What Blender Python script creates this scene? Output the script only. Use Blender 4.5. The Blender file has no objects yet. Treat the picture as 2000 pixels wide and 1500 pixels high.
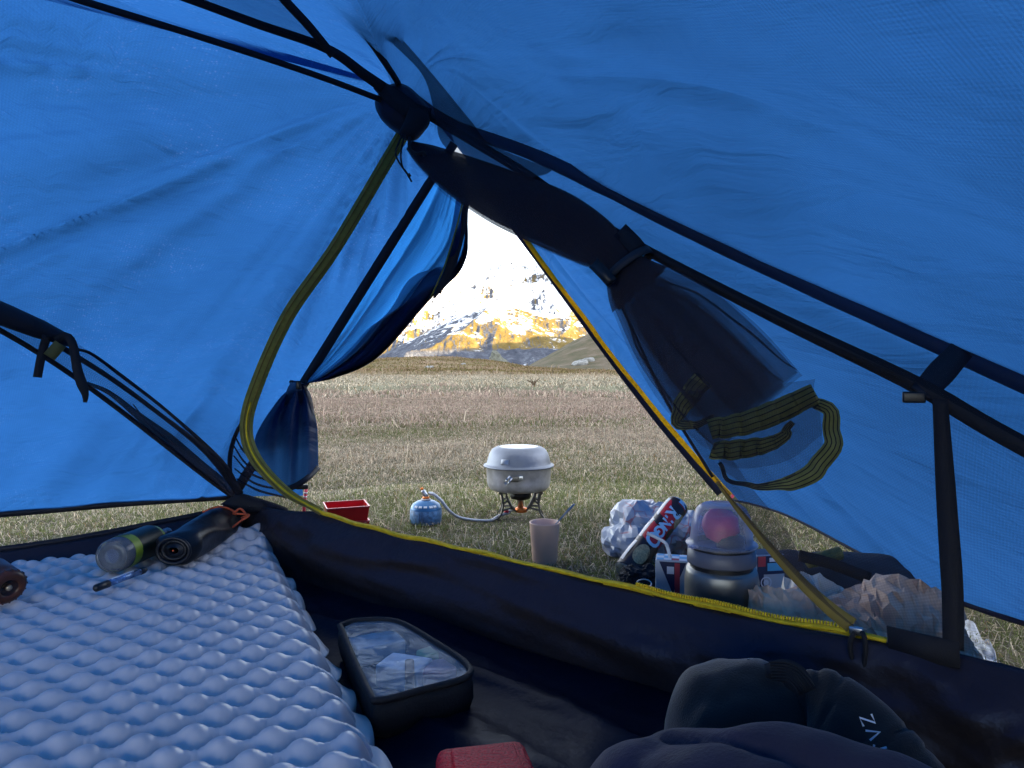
import bpy, math, random
import numpy as np
from mathutils import Vector, Matrix

random.seed(7)
rng = np.random.default_rng(11)
sc = bpy.context.scene
col = sc.collection
R = math.radians

# ------------------------------------------------------------------ camera, sky, sun, exposure
CH = 0.42                       # eye height above the tent floor
F = 1400.0                      # focal length in photograph pixels (photograph is 2000 wide)
HZ = 715.0                      # row of the horizon
cam = bpy.data.cameras.new('camera')
cam.sensor_width = 36.0
cam.lens = 36.0 * F / 2000.0
cam.shift_y = -(750.0 - HZ) / 2000.0
cam.clip_start = 0.02
cam.clip_end = 30000
camo = bpy.data.objects.new('camera', cam)
camo.location = (0, 0, CH)
camo.rotation_euler = (R(90), 0, 0)
col.objects.link(camo)
sc.camera = camo

SUN_ROT, SUN_EL = R(112), R(11)
world = bpy.data.worlds.new('World')
sc.world = world
world.use_nodes = True
wn, wl = world.node_tree.nodes, world.node_tree.links
bg = wn['Background']
sky = wn.new('ShaderNodeTexSky')
sky.sky_type = 'NISHITA'
sky.sun_disc = False
sky.sun_elevation = SUN_EL
sky.sun_rotation = SUN_ROT
sky.altitude = 2000
sky.air_density = 1.0
sky.dust_density = 3.0
sky.ozone_density = 1.0
hs = wn.new('ShaderNodeHueSaturation')
hs.inputs['Saturation'].default_value = 0.42
wl.new(sky.outputs[0], hs.inputs['Color'])
wl.new(hs.outputs[0], bg.inputs['Color'])
bg.inputs['Strength'].default_value = 0.15

sun = bpy.data.lights.new('sun', 'SUN')
sun.energy = 3.2
sun.angle = R(0.5)
sun.color = (1.0, 0.76, 0.42)
suno = bpy.data.objects.new('sun', sun)
sd = Vector((math.sin(SUN_ROT) * math.cos(SUN_EL), math.cos(SUN_ROT) * math.cos(SUN_EL), math.sin(SUN_EL)))
suno.rotation_euler = sd.to_track_quat('Z', 'Y').to_euler()
suno.location = (3, -2, 4)
col.objects.link(suno)

vs = sc.view_settings
vs.view_transform = 'Standard'
vs.look = 'None'
vs.gamma = 1.0
vs.use_curve_mapping = False
vs.exposure = 3.1

sc.cycles.use_denoising = True
sc.cycles.max_bounces = 10
sc.cycles.diffuse_bounces = 4
sc.cycles.glossy_bounces = 4
sc.cycles.transmission_bounces = 8
sc.cycles.transparent_max_bounces = 32
sc.cycles.caustics_reflective = False
sc.cycles.caustics_refractive = False

# ------------------------------------------------------------------ helpers
def V(*a): return np.array(a, dtype=float)
def W(px, py, d):
    return V((px - 1000.0) / F * d, d, CH - (py - HZ) / F * d)
def G(px, py, z=0.0):
    d = (CH - z) * F / (py - HZ)
    return V((px - 1000.0) / F * d, d, z)
def door_d(px):                 # depth of the inner tent's door wall in that column
    return 1.094 / (1 + 0.77 * (px - 1000.0) / F)
def WD(px, py, off=0.0): return W(px, py, door_d(px) + off)
def nrm(v):
    v = np.asarray(v, float); n = np.linalg.norm(v)
    return v / n if n > 1e-12 else v

_perm = np.random.default_rng(5).permutation(256)
_perm = np.concatenate([_perm, _perm, _perm])
_val = np.random.default_rng(6).random(256)
def vnoise(x, y, seed=0):
    x = np.asarray(x, float); y = np.asarray(y, float)
    xi = np.floor(x).astype(int); yi = np.floor(y).astype(int)
    xf = x - xi; yf = y - yi
    u = xf * xf * xf * (xf * (xf * 6 - 15) + 10); v = yf * yf * yf * (yf * (yf * 6 - 15) + 10)
    def h(a, b): return _val[_perm[(_perm[(a + seed * 17) & 255] + b) & 255]]
    a = h(xi, yi); b = h(xi + 1, yi); c = h(xi, yi + 1); d = h(xi + 1, yi + 1)
    return (a * (1 - u) + b * u) * (1 - v) + (c * (1 - u) + d * u) * v - 0.5
def fbm(x, y, oct=4, seed=0, gain=0.5):
    r = 0.0; a = 1.0
    for k in range(oct):
        r = r + a * vnoise(np.asarray(x) * 2 ** k + 3.7 * k, np.asarray(y) * 2 ** k + 9.1 * k, seed + k); a *= gain
    return r
def ridged(x, y, oct=5, seed=0, gain=0.5):
    r = 0.0; a = 1.0
    for k in range(oct):
        n = 1 - np.abs(2 * vnoise(np.asarray(x) * 2 ** k + 1.3 * k, np.asarray(y) * 2 ** k + 5.7 * k, seed + k))
        r = r + a * n * n; a *= gain
    return r
def sstep(a, b, x):
    t = np.clip((np.asarray(x, float) - a) / (b - a), 0, 1); return t * t * (3 - 2 * t)

def crom(pts, n):
    """Catmull-Rom through pts, n samples, even by index"""
    P = np.asarray(pts, float)
    if len(P) == 2:
        t = np.linspace(0, 1, n)[:, None]; return P[0] * (1 - t) + P[1] * t
    P = np.vstack([2 * P[0] - P[1], P, 2 * P[-1] - P[-2]])
    m = len(P) - 3
    out = []
    for t in np.linspace(0, m, n):
        i = min(int(t), m - 1); f = t - i
        a, b, c, d = P[i], P[i + 1], P[i + 2], P[i + 3]
        out.append(0.5 * (2 * b + (c - a) * f + (2 * a - 5 * b + 4 * c - d) * f * f + (3 * b - a - 3 * c + d) * f ** 3))
    return np.array(out)
def crom_arc(pts, n):
    q = crom(pts, n * 8)
    s = np.concatenate([[0], np.cumsum(np.linalg.norm(np.diff(q, axis=0), axis=1))])
    t = np.linspace(0, s[-1], n)
    return np.stack([np.interp(t, s, q[:, k]) for k in range(q.shape[1])], 1)

class MB:
    """collects geometry in world coordinates; build() links ONE mesh object"""
    def __init__(s): s.v = []; s.f = []; s.uv = {}
    def add(s, verts, faces):
        o = len(s.v); s.v.extend([tuple(map(float, p)) for p in verts])
        s.f.extend([tuple(i + o for i in f) for f in faces]); return o
    def grid(s, P, closed_u=False, closed_v=False, uv=None):
        P = np.asarray(P, float); n, m = P.shape[:2]
        o = len(s.v)
        s.v.extend(map(tuple, P.reshape(-1, 3).tolist()))
        if uv is not None:
            U = uv.reshape(-1, 2)
            for i in range(n * m): s.uv[o + i] = (float(U[i, 0]), float(U[i, 1]))
        nn = n if closed_u else n - 1; mm = m if closed_v else m - 1
        for i in range(nn):
            a = i * m; b = ((i + 1) % n) * m
            for j in range(mm):
                k = (j + 1) % m
                s.f.append((o + a + j, o + a + k, o + b + k, o + b + j))
        return s
    def box(s, c, size, rz=0.0, rot=None, taper=1.0):
        hx, hy, hz = [q / 2 for q in size]
        M = rot if rot is not None else Matrix.Rotation(rz, 3, 'Z')
        vs_ = []
        for sx, sy, sz in ((-1,-1,-1),(1,-1,-1),(1,1,-1),(-1,1,-1),(-1,-1,1),(1,-1,1),(1,1,1),(-1,1,1)):
            t = taper if sz > 0 else 1.0
            p = M @ Vector((sx * hx * t, sy * hy * t, sz * hz))
            vs_.append((p[0] + c[0], p[1] + c[1], p[2] + c[2]))
        s.add(vs_, [(0,3,2,1),(4,5,6,7),(0,1,5,4),(1,2,6,5),(2,3,7,6),(3,0,4,7)]); return s
    def tube(s, pts, r, seg=8, cap=True):
        P = np.asarray(pts, float); n = len(P)
        rr = np.full(n, r, float) if np.isscalar(r) else np.asarray(r, float)
        T = np.gradient(P, axis=0); T = np.array([nrm(t) for t in T])
        ref = V(0, 0, 1) if abs(T[0][2]) < 0.9 else V(1, 0, 0)
        N = nrm(np.cross(T[0], ref)); rings = []
        for i in range(n):
            N = nrm(N - T[i] * np.dot(N, T[i])); B = np.cross(T[i], N)
            a = np.linspace(0, 2 * np.pi, seg, endpoint=False)
            rings.append(P[i] + rr[i] * (np.cos(a)[:, None] * N + np.sin(a)[:, None] * B))
        o = len(s.v); s.grid(np.array(rings), closed_v=True)
        if cap:
            s.f.append(tuple(o + k for k in range(seg))[::-1])
            s.f.append(tuple(o + (n - 1) * seg + k for k in range(seg)))
        return s
    def ribbon(s, pts, width, up, thick=0.0012, jit=0.0):
        """flat band along pts, its width across the direction cross(tangent, up)"""
        P = np.asarray(pts, float); n = len(P)
        w = np.full(n, width, float) if np.isscalar(width) else np.interp(np.linspace(0, 1, n), np.linspace(0, 1, len(width)), width)
        T = np.gradient(P, axis=0)
        UP = np.broadcast_to(np.asarray(up, float), P.shape)
        rows = []
        for i in range(n):
            t = nrm(T[i]); sd_ = nrm(np.cross(t, UP[i])); nn = nrm(np.cross(sd_, t))
            h = w[i] / 2
            if jit: h = h * (1 + jit * float(vnoise(i * 0.4, 3.3)))
            a = P[i] - sd_ * h; b = P[i] + sd_ * h
            rows.append([a - nn * thick / 2, b - nn * thick / 2, b + nn * thick / 2, a + nn * thick / 2])
        o = len(s.v); s.grid(np.array(rows), closed_v=True)
        s.f.append((o, o + 3, o + 2, o + 1)); q = o + (n - 1) * 4
        s.f.append((q, q + 1, q + 2, q + 3)); return s
    def lathe(s, prof, c, seg=32, axis=None, cap0=True, cap1=True):
        """prof: (radius, height) pairs; axis: optional 3x3 matrix"""
        c = np.asarray(c, float); a = np.linspace(0, 2 * np.pi, seg, endpoint=False)
        rings = []
        for r, z in prof:
            q = np.stack([r * np.cos(a), r * np.sin(a), np.full(seg, z)], 1)
            if axis is not None: q = q @ np.asarray(axis).T
            rings.append(q + c)
        o = len(s.v); s.grid(np.array(rings), closed_v=True)
        if cap0: s.f.append(tuple(o + k for k in range(seg))[::-1])
        if cap1: s.f.append(tuple(o + (len(prof) - 1) * seg + k for k in range(seg)))
        return s
    def build(s, name, mat, parent=None, smooth=True, bevel=0.0, solid=0.0, sub=0):
        loc = ROOT.get(parent.name if parent else None, V(0, 0, 0))
        me = bpy.data.meshes.new(name)
        vv = np.asarray(s.v, float) - loc
        me.from_pydata(vv.tolist(), [], s.f)
        if s.uv:
            ul = me.uv_layers.new(name='UVMap')
            idx = np.empty(len(me.loops), dtype=np.int32); me.loops.foreach_get('vertex_index', idx)
            tab = np.zeros((len(s.v), 2)); 
            for k, q in s.uv.items(): tab[k] = q
            ul.data.foreach_set('uv', tab[idx].ravel())
        me.validate(); me.update()
        if smooth: me.polygons.foreach_set('use_smooth', [True] * len(me.polygons))
        if mat: me.materials.append(mat)
        o = bpy.data.objects.new(name, me); col.objects.link(o)
        if parent:
            o.parent = parent; ROOT[o.name] = loc
        if bevel:
            b = o.modifiers.new('bevel', 'BEVEL'); b.width = bevel; b.segments = 3; b.limit_method = 'ANGLE'; b.angle_limit = R(40)
        if solid:
            b = o.modifiers.new('solid', 'SOLIDIFY'); b.thickness = solid; b.offset = 0
        if sub:
            b = o.modifiers.new('sub', 'SUBSURF'); b.levels = sub; b.render_levels = sub
        return o
ROOT = {}
def tag(o, label, cat, group=None, kind=None):
    if label: o['label'] = label
    if cat: o['category'] = cat
    if group: o['group'] = group
    if kind: o['kind'] = kind
    return o
def thing(name, loc, label, cat, group=None):
    o = bpy.data.objects.new(name, None); col.objects.link(o)
    o.empty_display_size = 0.05; o.location = tuple(float(q) for q in loc)
    ROOT[o.name] = np.asarray(loc, float)
    return tag(o, label, cat, group)

# ------------------------------------------------------------------ materials
def newmat(name):
    m = bpy.data.materials.new(name); m.use_nodes = True
    nt = m.node_tree; nt.nodes.clear()
    out = nt.nodes.new('ShaderNodeOutputMaterial')
    return m, nt, out
def nd(nt, t, **kw):
    n = nt.nodes.new(t)
    for k, v in kw.items(): setattr(n, k, v)
    return n
def setin(n, **kw):
    for k, v in kw.items(): n.inputs[k.replace('_', ' ')].default_value = v
def rgba(c): return (c[0], c[1], c[2], 1.0)
def ramp(nt, fac, stops):
    r = nd(nt, 'ShaderNodeValToRGB'); e = r.color_ramp.elements
    while len(e) < len(stops): e.new(0.5)
    for q, (p, c) in zip(e, stops): q.position = p; q.color = rgba(c)
    nt.links.new(fac, r.inputs[0]); return r.outputs[0]
def noise_fac(nt, scale, detail=4, rough=0.55, coord='Object', dist=0.0):
    tc = nd(nt, 'ShaderNodeTexCoord'); n = nd(nt, 'ShaderNodeTexNoise')
    n.inputs['Scale'].default_value = scale; n.inputs['Detail'].default_value = detail
    n.inputs['Roughness'].default_value = rough; n.inputs['Distortion'].default_value = dist
    nt.links.new(tc.outputs[coord], n.inputs['Vector']); return n.outputs['Fac']
def solidmat(name, c, rough=0.5, metal=0.0, var=0.12, vscale=25, bump=0.0, bscale=200, spec=0.5, trans=0.0, ior=1.45, coat=0.0, c2=None, sheen=0.0, alpha=1.0, sss=0.0):
    m, nt, out = newmat(name)
    p = nd(nt, 'ShaderNodeBsdfPrincipled'); nt.links.new(p.outputs[0], out.inputs[0])
    setin(p, Roughness=rough, Metallic=metal, IOR=ior)
    p.inputs['Specular IOR Level'].default_value = spec
    p.inputs['Transmission Weight'].default_value = trans
    p.inputs['Coat Weight'].default_value = coat
    p.inputs['Sheen Weight'].default_value = sheen
    p.inputs['Alpha'].default_value = alpha
    f = noise_fac(nt, vscale)
    a = c2 if c2 else tuple(q * (1 - var) for q in c); b = c if c2 else tuple(min(1, q * (1 + var)) for q in c)
    nt.links.new(ramp(nt, f, [(0.3, a), (0.7, b)]), p.inputs['Base Color'])
    if rough > 0.05 and var > 0:
        mr = nd(nt, 'ShaderNodeMapRange'); setin(mr, To_Min=rough * 0.8, To_Max=min(1, rough * 1.25))
        nt.links.new(f, mr.inputs[0]); nt.links.new(mr.outputs[0], p.inputs['Roughness'])
    if bump:
        bn = nd(nt, 'ShaderNodeBump'); setin(bn, Strength=1.0, Distance=bump)
        nt.links.new(noise_fac(nt, bscale, 5), bn.inputs['Height']); nt.links.new(bn.outputs[0], p.inputs['Normal'])
    return m

def weave(nt, period_u, period_v, rot=0.0):
    """two crossed thread waves on the UV map (metres); returns 0..1"""
    tc = nd(nt, 'ShaderNodeTexCoord')
    outs = []
    for ax, per in ((0, period_u), (1, period_v)):
        w = nd(nt, 'ShaderNodeTexWave', wave_type='BANDS', bands_direction='X' if ax == 0 else 'Y', wave_profile='SIN')
        w.inputs['Scale'].default_value = 0.314159 / per   # one band per period
        w.inputs['Distortion'].default_value = 0.6; w.inputs['Detail'].default_value = 1.5
        w.inputs['Detail Scale'].default_value = 6.0
        nt.links.new(tc.outputs['UV'], w.inputs['Vector']); outs.append(w.outputs['Fac'])
    a = nd(nt, 'ShaderNodeMath', operation='MULTIPLY_ADD'); a.inputs[1].default_value = 0.62
    b = nd(nt, 'ShaderNodeMath', operation='MULTIPLY'); b.inputs[1].default_value = 0.38
    nt.links.new(outs[1], b.inputs[0]); nt.links.new(outs[0], a.inputs[0]); nt.links.new(b.outputs[0], a.inputs[2])
    return a.outputs[0]

def flymat(name, tcol, dcol, tw=0.8, drops=False, per=0.004, weave_amt=0.12):
    m, nt, out = newmat(name)
    tr = nd(nt, 'ShaderNodeBsdfTranslucent'); df = nd(nt, 'ShaderNodeBsdfPrincipled')
    setin(df, Roughness=0.45); df.inputs['Specular IOR Level'].default_value = 0.25
    df.inputs['Base Color'].default_value = rgba(dcol)
    mx = nd(nt, 'ShaderNodeMixShader'); mx.inputs[0].default_value = tw
    nt.links.new(df.outputs[0], mx.inputs[1]); nt.links.new(tr.outputs[0], mx.inputs[2]); nt.links.new(mx.outputs[0], out.inputs[0])
    f = noise_fac(nt, 3.0, 5, 0.6)
    wv = weave(nt, per, per)
    lo = tuple(q * 0.84 for q in tcol); hi = tuple(min(1, q * 1.12) for q in tcol)
    c1 = ramp(nt, f, [(0.3, lo), (0.7, hi)])
    mc = nd(nt, 'ShaderNodeMix', data_type='RGBA', blend_type='MULTIPLY'); mc.inputs[0].default_value = 1.0
    nt.links.new(c1, mc.inputs[6])
    nt.links.new(ramp(nt, wv, [(0.0, (1 - weave_amt,) * 3), (1.0, (1, 1, 1))]), mc.inputs[7])
    csrc = mc.outputs[2]
    hsrc = wv
    if drops:
        tc = nd(nt, 'ShaderNodeTexCoord')
        vo = nd(nt, 'ShaderNodeTexVoronoi'); vo.inputs['Scale'].default_value = 140.0
        nt.links.new(tc.outputs['UV'], vo.inputs['Vector'])
        dm = nd(nt, 'ShaderNodeMapRange'); setin(dm, From_Min=0.08, From_Max=0.26, To_Min=0.45, To_Max=0.0)
        nt.links.new(vo.outputs['Distance'], dm.inputs[0])
        pm = nd(nt, 'ShaderNodeMapRange'); setin(pm, From_Min=0.48, From_Max=0.62)
        nt.links.new(noise_fac(nt, 6.0, 3), pm.inputs[0])
        mu = nd(nt, 'ShaderNodeMath', operation='MULTIPLY'); nt.links.new(dm.outputs[0], mu.inputs[0]); nt.links.new(pm.outputs[0], mu.inputs[1])
        md = nd(nt, 'ShaderNodeMix', data_type='RGBA'); nt.links.new(mu.outputs[0], md.inputs[0])
        nt.links.new(csrc, md.inputs[6]); md.inputs[7].default_value = (min(1, tcol[0] * 4 + .04), min(1, tcol[1] * 2.0), min(1, tcol[2] * 1.5), 1)
        csrc = md.outputs[2]
    nt.links.new(csrc, tr.inputs['Color'])
    # crinkle of the coated nylon
    bn = nd(nt, 'ShaderNodeBump'); setin(bn, Strength=1.0, Distance=0.020)
    tcw = nd(nt, 'ShaderNodeTexCoord'); mpw = nd(nt, 'ShaderNodeMapping'); mpw.inputs['Scale'].default_value = (.32, 1.0, 1.0); mpw.inputs['Rotation'].default_value = (0, 0, .25)
    nzw = nd(nt, 'ShaderNodeTexNoise'); nzw.inputs['Scale'].default_value = 13.0; nzw.inputs['Detail'].default_value = 5; nzw.inputs['Roughness'].default_value = .52; nzw.inputs['Distortion'].default_value = .9
    nt.links.new(tcw.outputs['UV'], mpw.inputs['Vector']); nt.links.new(mpw.outputs[0], nzw.inputs['Vector'])
    nt.links.new(nzw.outputs['Fac'], bn.inputs['Height'])
    nt.links.new(bn.outputs[0], tr.inputs['Normal']); nt.links.new(bn.outputs[0], df.inputs['Normal'])
    return m

def meshmat(name, opac, c=(0.012, 0.012, 0.028), per=0.004, amt=0.25):
    m, nt, out = newmat(name)
    tp = nd(nt, 'ShaderNodeBsdfTransparent'); df = nd(nt, 'ShaderNodeBsdfDiffuse'); df.inputs['Color'].default_value = rgba(c)
    mx = nd(nt, 'ShaderNodeMixShader')
    nt.links.new(tp.outputs[0], mx.inputs[1]); nt.links.new(df.outputs[0], mx.inputs[2]); nt.links.new(mx.outputs[0], out.inputs[0])
    mr = nd(nt, 'ShaderNodeMapRange'); setin(mr, To_Min=max(0, opac - amt / 2), To_Max=min(1, opac + amt / 2))
    nt.links.new(weave(nt, per, per), mr.inputs[0]); nt.links.new(mr.outputs[0], mx.inputs[0])
    return m

def backlit(name, c, tw=0.45, tint=None, var=.15, vscale=90):
    """woven tape that lets some light through"""
    m, nt, out = newmat(name)
    df = nd(nt, 'ShaderNodeBsdfPrincipled'); setin(df, Roughness=.6); df.inputs['Specular IOR Level'].default_value = .3
    tr = nd(nt, 'ShaderNodeBsdfTranslucent'); mx = nd(nt, 'ShaderNodeMixShader'); mx.inputs[0].default_value = tw
    cc = ramp(nt, noise_fac(nt, vscale), [(.3, tuple(q * (1 - var) for q in c)), (.7, tuple(min(1, q * (1 + var)) for q in c))])
    nt.links.new(cc, df.inputs['Base Color']); nt.links.new(cc, tr.inputs['Color'])
    bn = nd(nt, 'ShaderNodeBump'); setin(bn, Strength=.8, Distance=.0006); nt.links.new(noise_fac(nt, 700, 2), bn.inputs['Height']); nt.links.new(bn.outputs[0], df.inputs['Normal'])
    nt.links.new(df.outputs[0], mx.inputs[1]); nt.links.new(tr.outputs[0], mx.inputs[2]); nt.links.new(mx.outputs[0], out.inputs[0])
    return m

# ================================================================== THE SETTING
def fast_mesh(name, P, faces, mat, uv=None, smooth=True, colors=None):
    """P (n,3), faces (m,k) arrays"""
    me = bpy.data.meshes.new(name)
    n, (m, k) = len(P), faces.shape
    me.vertices.add(n); me.vertices.foreach_set('co', P.astype(np.float32).ravel())
    me.loops.add(m * k); me.loops.foreach_set('vertex_index', faces.astype(np.int32).ravel())
    me.polygons.add(m); me.polygons.foreach_set('loop_start', np.arange(0, m * k, k, dtype=np.int32))
    me.polygons.foreach_set('loop_total', np.full(m, k, np.int32))
    if smooth: me.polygons.foreach_set('use_smooth', np.ones(m, bool))
    if colors is not None:
        ca = me.color_attributes.new('tint', 'FLOAT_COLOR', 'POINT')
        ca.data.foreach_set('color', colors.astype(np.float32).ravel())
    me.update(calc_edges=True)
    me.materials.append(mat)
    o = bpy.data.objects.new(name, me); col.objects.link(o); return o
def grid_faces(n, m):
    i, j = np.meshgrid(np.arange(n - 1), np.arange(m - 1), indexing='ij')
    a = (i * m + j).ravel(); return np.stack([a, a + 1, a + m + 1, a + m], 1)

def terrain_z(x, y):
    x = np.asarray(x, float); y = np.asarray(y, float)
    r = np.hypot(x, y)
    z = 0.05 * fbm(x * 0.35, y * 0.35, 3, 2) * sstep(2.2, 6, r) + 0.012 * fbm(x * 2.5, y * 2.5, 3, 4) * sstep(1.0, 2.5, r)
    z = z - 0.012
    # small terrace step in the meadow
    z = z + 0.10 * sstep(11.6, 12.6, y + 0.5 * fbm(x * 0.3, 0 * y, 2, 8)) * sstep(40, 20, y)
    # grassy mound ahead
    crest = np.interp(x / 50.0 * 1400 + 1000, [200, 480, 600, 735, 850, 950, 1030, 1120, 1250, 1500, 2400],
                      [1.0, .55, .35, .88, 1.04, .80, .33, .12, .05, .2, .6])
    m = crest * sstep(22, 50, y) * (1 - 1.6 * sstep(52, 90, y))
    z = z + m + 0.10 * fbm(x * 0.5, y * 0.25, 4, 12) * sstep(16, 30, y) * sstep(90, 60, y)
    # hillside to the right, climbing away
    xr = x - 1.2 - 0.012 * (y - 120)
    hs_ = 34 * (1 - np.exp(-np.clip(xr, 0, None) * 0.5 / 34)) * sstep(72, 120, y) * sstep(600, 300, y)
    z = z + hs_ * (1 + 0.25 * fbm(x * 0.05, y * 0.05, 4, 15)) + 0.9 * fbm(x * 0.09, y * 0.09, 4, 18) * sstep(1, 8, xr) * sstep(80, 110, y)
    z = z - 6.0 * sstep(90, 300, y) * sstep(30, -10, xr)
    z = z - 25.0 * sstep(300, 1500, r)
    return z

# ground sheet, polar, finer near the camp
M_ground, nt, out = newmat('meadow_soil_and_turf')
p = nd(nt, 'ShaderNodeBsdfPrincipled'); setin(p, Roughness=0.95); p.inputs['Specular IOR Level'].default_value = 0.1
nt.links.new(p.outputs[0], out.inputs[0])
geo = nd(nt, 'ShaderNodeNewGeometry'); sx = nd(nt, 'ShaderNodeSeparateXYZ'); nt.links.new(geo.outputs['Position'], sx.inputs[0])
f_big = noise_fac(nt, 0.35, 6, 0.62); f_fine = noise_fac(nt, 9.0, 6, 0.7); f_mid = noise_fac(nt, 1.6, 5, 0.65)
near = ramp(nt, f_fine, [(0.30, (.040, .036, .022)), (0.5, (.095, .082, .052)), (0.68, (.18, .15, .10))])
strip = ramp(nt, f_mid, [(0.3, (.12, .125, .075)), (0.7, (.21, .20, .13))])
mound = ramp(nt, f_big, [(0.30, (.095, .085, .032)), (0.48, (.17, .125, .06)), (0.62, (.235, .165, .10)), (0.75, (.27, .21, .14))])
def mixc(a, b, lo, hi, src):
    mr = nd(nt, 'ShaderNodeMapRange'); setin(mr, From_Min=lo, From_Max=hi); nt.links.new(src, mr.inputs[0])
    mx = nd(nt, 'ShaderNodeMix', data_type='RGBA'); nt.links.new(mr.outputs[0], mx.inputs[0])
    nt.links.new(a, mx.inputs[6]); nt.links.new(b, mx.inputs[7]); return mx.outputs[2]
yy = nd(nt, 'ShaderNodeMath', operation='ADD'); nt.links.new(sx.outputs[1], yy.inputs[0])
wob = nd(nt, 'ShaderNodeMath', operation='MULTIPLY_ADD'); wob.inputs[1].default_value = 5.0; wob.inputs[2].default_value = -2.5
nt.links.new(f_mid, wob.inputs[0]); nt.links.new(wob.outputs[0], yy.inputs[1])
c = mixc(near, strip, 10.5, 13.0, yy.outputs[0]); c = mixc(c, mound, 20, 26, yy.outputs[0])
hill = ramp(nt, noise_fac(nt, 0.22, 8, 0.68), [(0.30, (.030, .034, .016)), (0.45, (.075, .068, .038)), (0.58, (.12, .092, .062)), (0.75, (.20, .18, .155))])
c = mixc(c, hill, 56, 76, sx.outputs[1])
nt.links.new(c, p.inputs['Base Color'])
bn = nd(nt, 'ShaderNodeBump'); setin(bn, Strength=1.0, Distance=0.12)
nt.links.new(f_mid, bn.inputs['Height']); nt.links.new(bn.outputs[0], p.inputs['Normal'])

rad = np.concatenate([np.linspace(0.0, 3.0, 40), np.geomspace(3.1, 400, 260), np.geomspace(420, 14000, 30)])
ang = np.concatenate([np.linspace(-180, -40, 60, endpoint=False), np.linspace(-40, 40, 260, endpoint=False), np.linspace(40, 180, 60)])
A, RR = np.meshgrid(np.radians(ang), rad, indexing='ij')
GX, GY = RR * np.sin(A), RR * np.cos(A)
ground = fast_mesh('meadow_ground', np.stack([GX, GY, terrain_z(GX, GY)], 2).reshape(-1, 3), grid_faces(*A.shape)[:, ::-1], M_ground)
tag(ground, 'dry autumn alpine meadow running out to a low mound', 'meadow', kind='structure')

# mountains
M_mtn, nt, out = newmat('snow_over_tan_rock')
p = nd(nt, 'ShaderNodeBsdfPrincipled'); setin(p, Roughness=0.9); p.inputs['Specular IOR Level'].default_value = 0.1
nt.links.new(p.outputs[0], out.inputs[0])
geo = nd(nt, 'ShaderNodeNewGeometry'); sx = nd(nt, 'ShaderNodeSeparateXYZ'); nt.links.new(geo.outputs['Position'], sx.inputs[0])
sn = nd(nt, 'ShaderNodeSeparateXYZ'); nt.links.new(geo.outputs['True Normal'], sn.inputs[0])
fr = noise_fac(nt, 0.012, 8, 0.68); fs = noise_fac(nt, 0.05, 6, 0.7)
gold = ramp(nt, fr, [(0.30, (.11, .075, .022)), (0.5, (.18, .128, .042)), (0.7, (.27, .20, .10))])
shade_rock = ramp(nt, fs, [(0.30, (.055, .060, .080)), (0.5, (.090, .098, .125)), (0.72, (.19, .20, .23))])  # bluish shade put into the rock colour of low and left-facing slopes
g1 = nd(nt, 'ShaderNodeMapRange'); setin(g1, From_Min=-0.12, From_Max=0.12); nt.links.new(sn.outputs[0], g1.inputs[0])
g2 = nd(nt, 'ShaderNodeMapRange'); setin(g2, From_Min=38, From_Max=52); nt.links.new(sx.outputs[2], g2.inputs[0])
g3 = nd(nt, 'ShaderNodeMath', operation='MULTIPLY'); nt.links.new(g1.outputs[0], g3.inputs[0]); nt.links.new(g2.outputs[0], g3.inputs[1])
gm_ = nd(nt, 'ShaderNodeMix', data_type='RGBA'); nt.links.new(g3.outputs[0], gm_.inputs[0]); nt.links.new(shade_rock, gm_.inputs[6]); nt.links.new(gold, gm_.inputs[7])
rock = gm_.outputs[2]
# snow cover: with height, flat ground and noise
a1 = nd(nt, 'ShaderNodeMapRange'); setin(a1, From_Min=20, From_Max=300, To_Min=-0.42, To_Max=0.40); nt.links.new(sx.outputs[2], a1.inputs[0])
a2 = nd(nt, 'ShaderNodeMath', operation='MULTIPLY_ADD'); a2.inputs[1].default_value = 0.9; a2.inputs[2].default_value = -0.72
nt.links.new(sn.outputs[2], a2.inputs[0])
a3 = nd(nt, 'ShaderNodeMath', operation='MULTIPLY_ADD'); a3.inputs[1].default_value = 1.9; a3.inputs[2].default_value = -0.95
nt.links.new(fr, a3.inputs[0])
a4 = nd(nt, 'ShaderNodeMath', operation='ADD'); nt.links.new(a1.outputs[0], a4.inputs[0]); nt.links.new(a2.outputs[0], a4.inputs[1])
a5 = nd(nt, 'ShaderNodeMath', operation='ADD'); nt.links.new(a4.outputs[0], a5.inputs[0]); nt.links.new(a3.outputs[0], a5.inputs[1])
a6 = nd(nt, 'ShaderNodeMath', operation='MULTIPLY_ADD'); a6.inputs[1].default_value = 0.9; a6.inputs[2].default_value = -0.45
nt.links.new(fs, a6.inputs[0])
a7 = nd(nt, 'ShaderNodeMath', operation='ADD'); nt.links.new(a5.outputs[0], a7.inputs[0]); nt.links.new(a6.outputs[0], a7.inputs[1])
mr = nd(nt, 'ShaderNodeMapRange'); setin(mr, From_Min=-0.06, From_Max=0.06); nt.links.new(a7.outputs[0], mr.inputs[0])
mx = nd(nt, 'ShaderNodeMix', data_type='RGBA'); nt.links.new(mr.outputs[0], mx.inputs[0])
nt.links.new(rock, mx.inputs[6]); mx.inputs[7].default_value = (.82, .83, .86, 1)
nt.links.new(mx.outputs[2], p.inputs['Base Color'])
bn = nd(nt, 'ShaderNodeBump'); setin(bn, Strength=1.0, Distance=14.0)
nt.links.new(fs, bn.inputs['Height']); nt.links.new(bn.outputs[0], p.inputs['Normal'])

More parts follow.
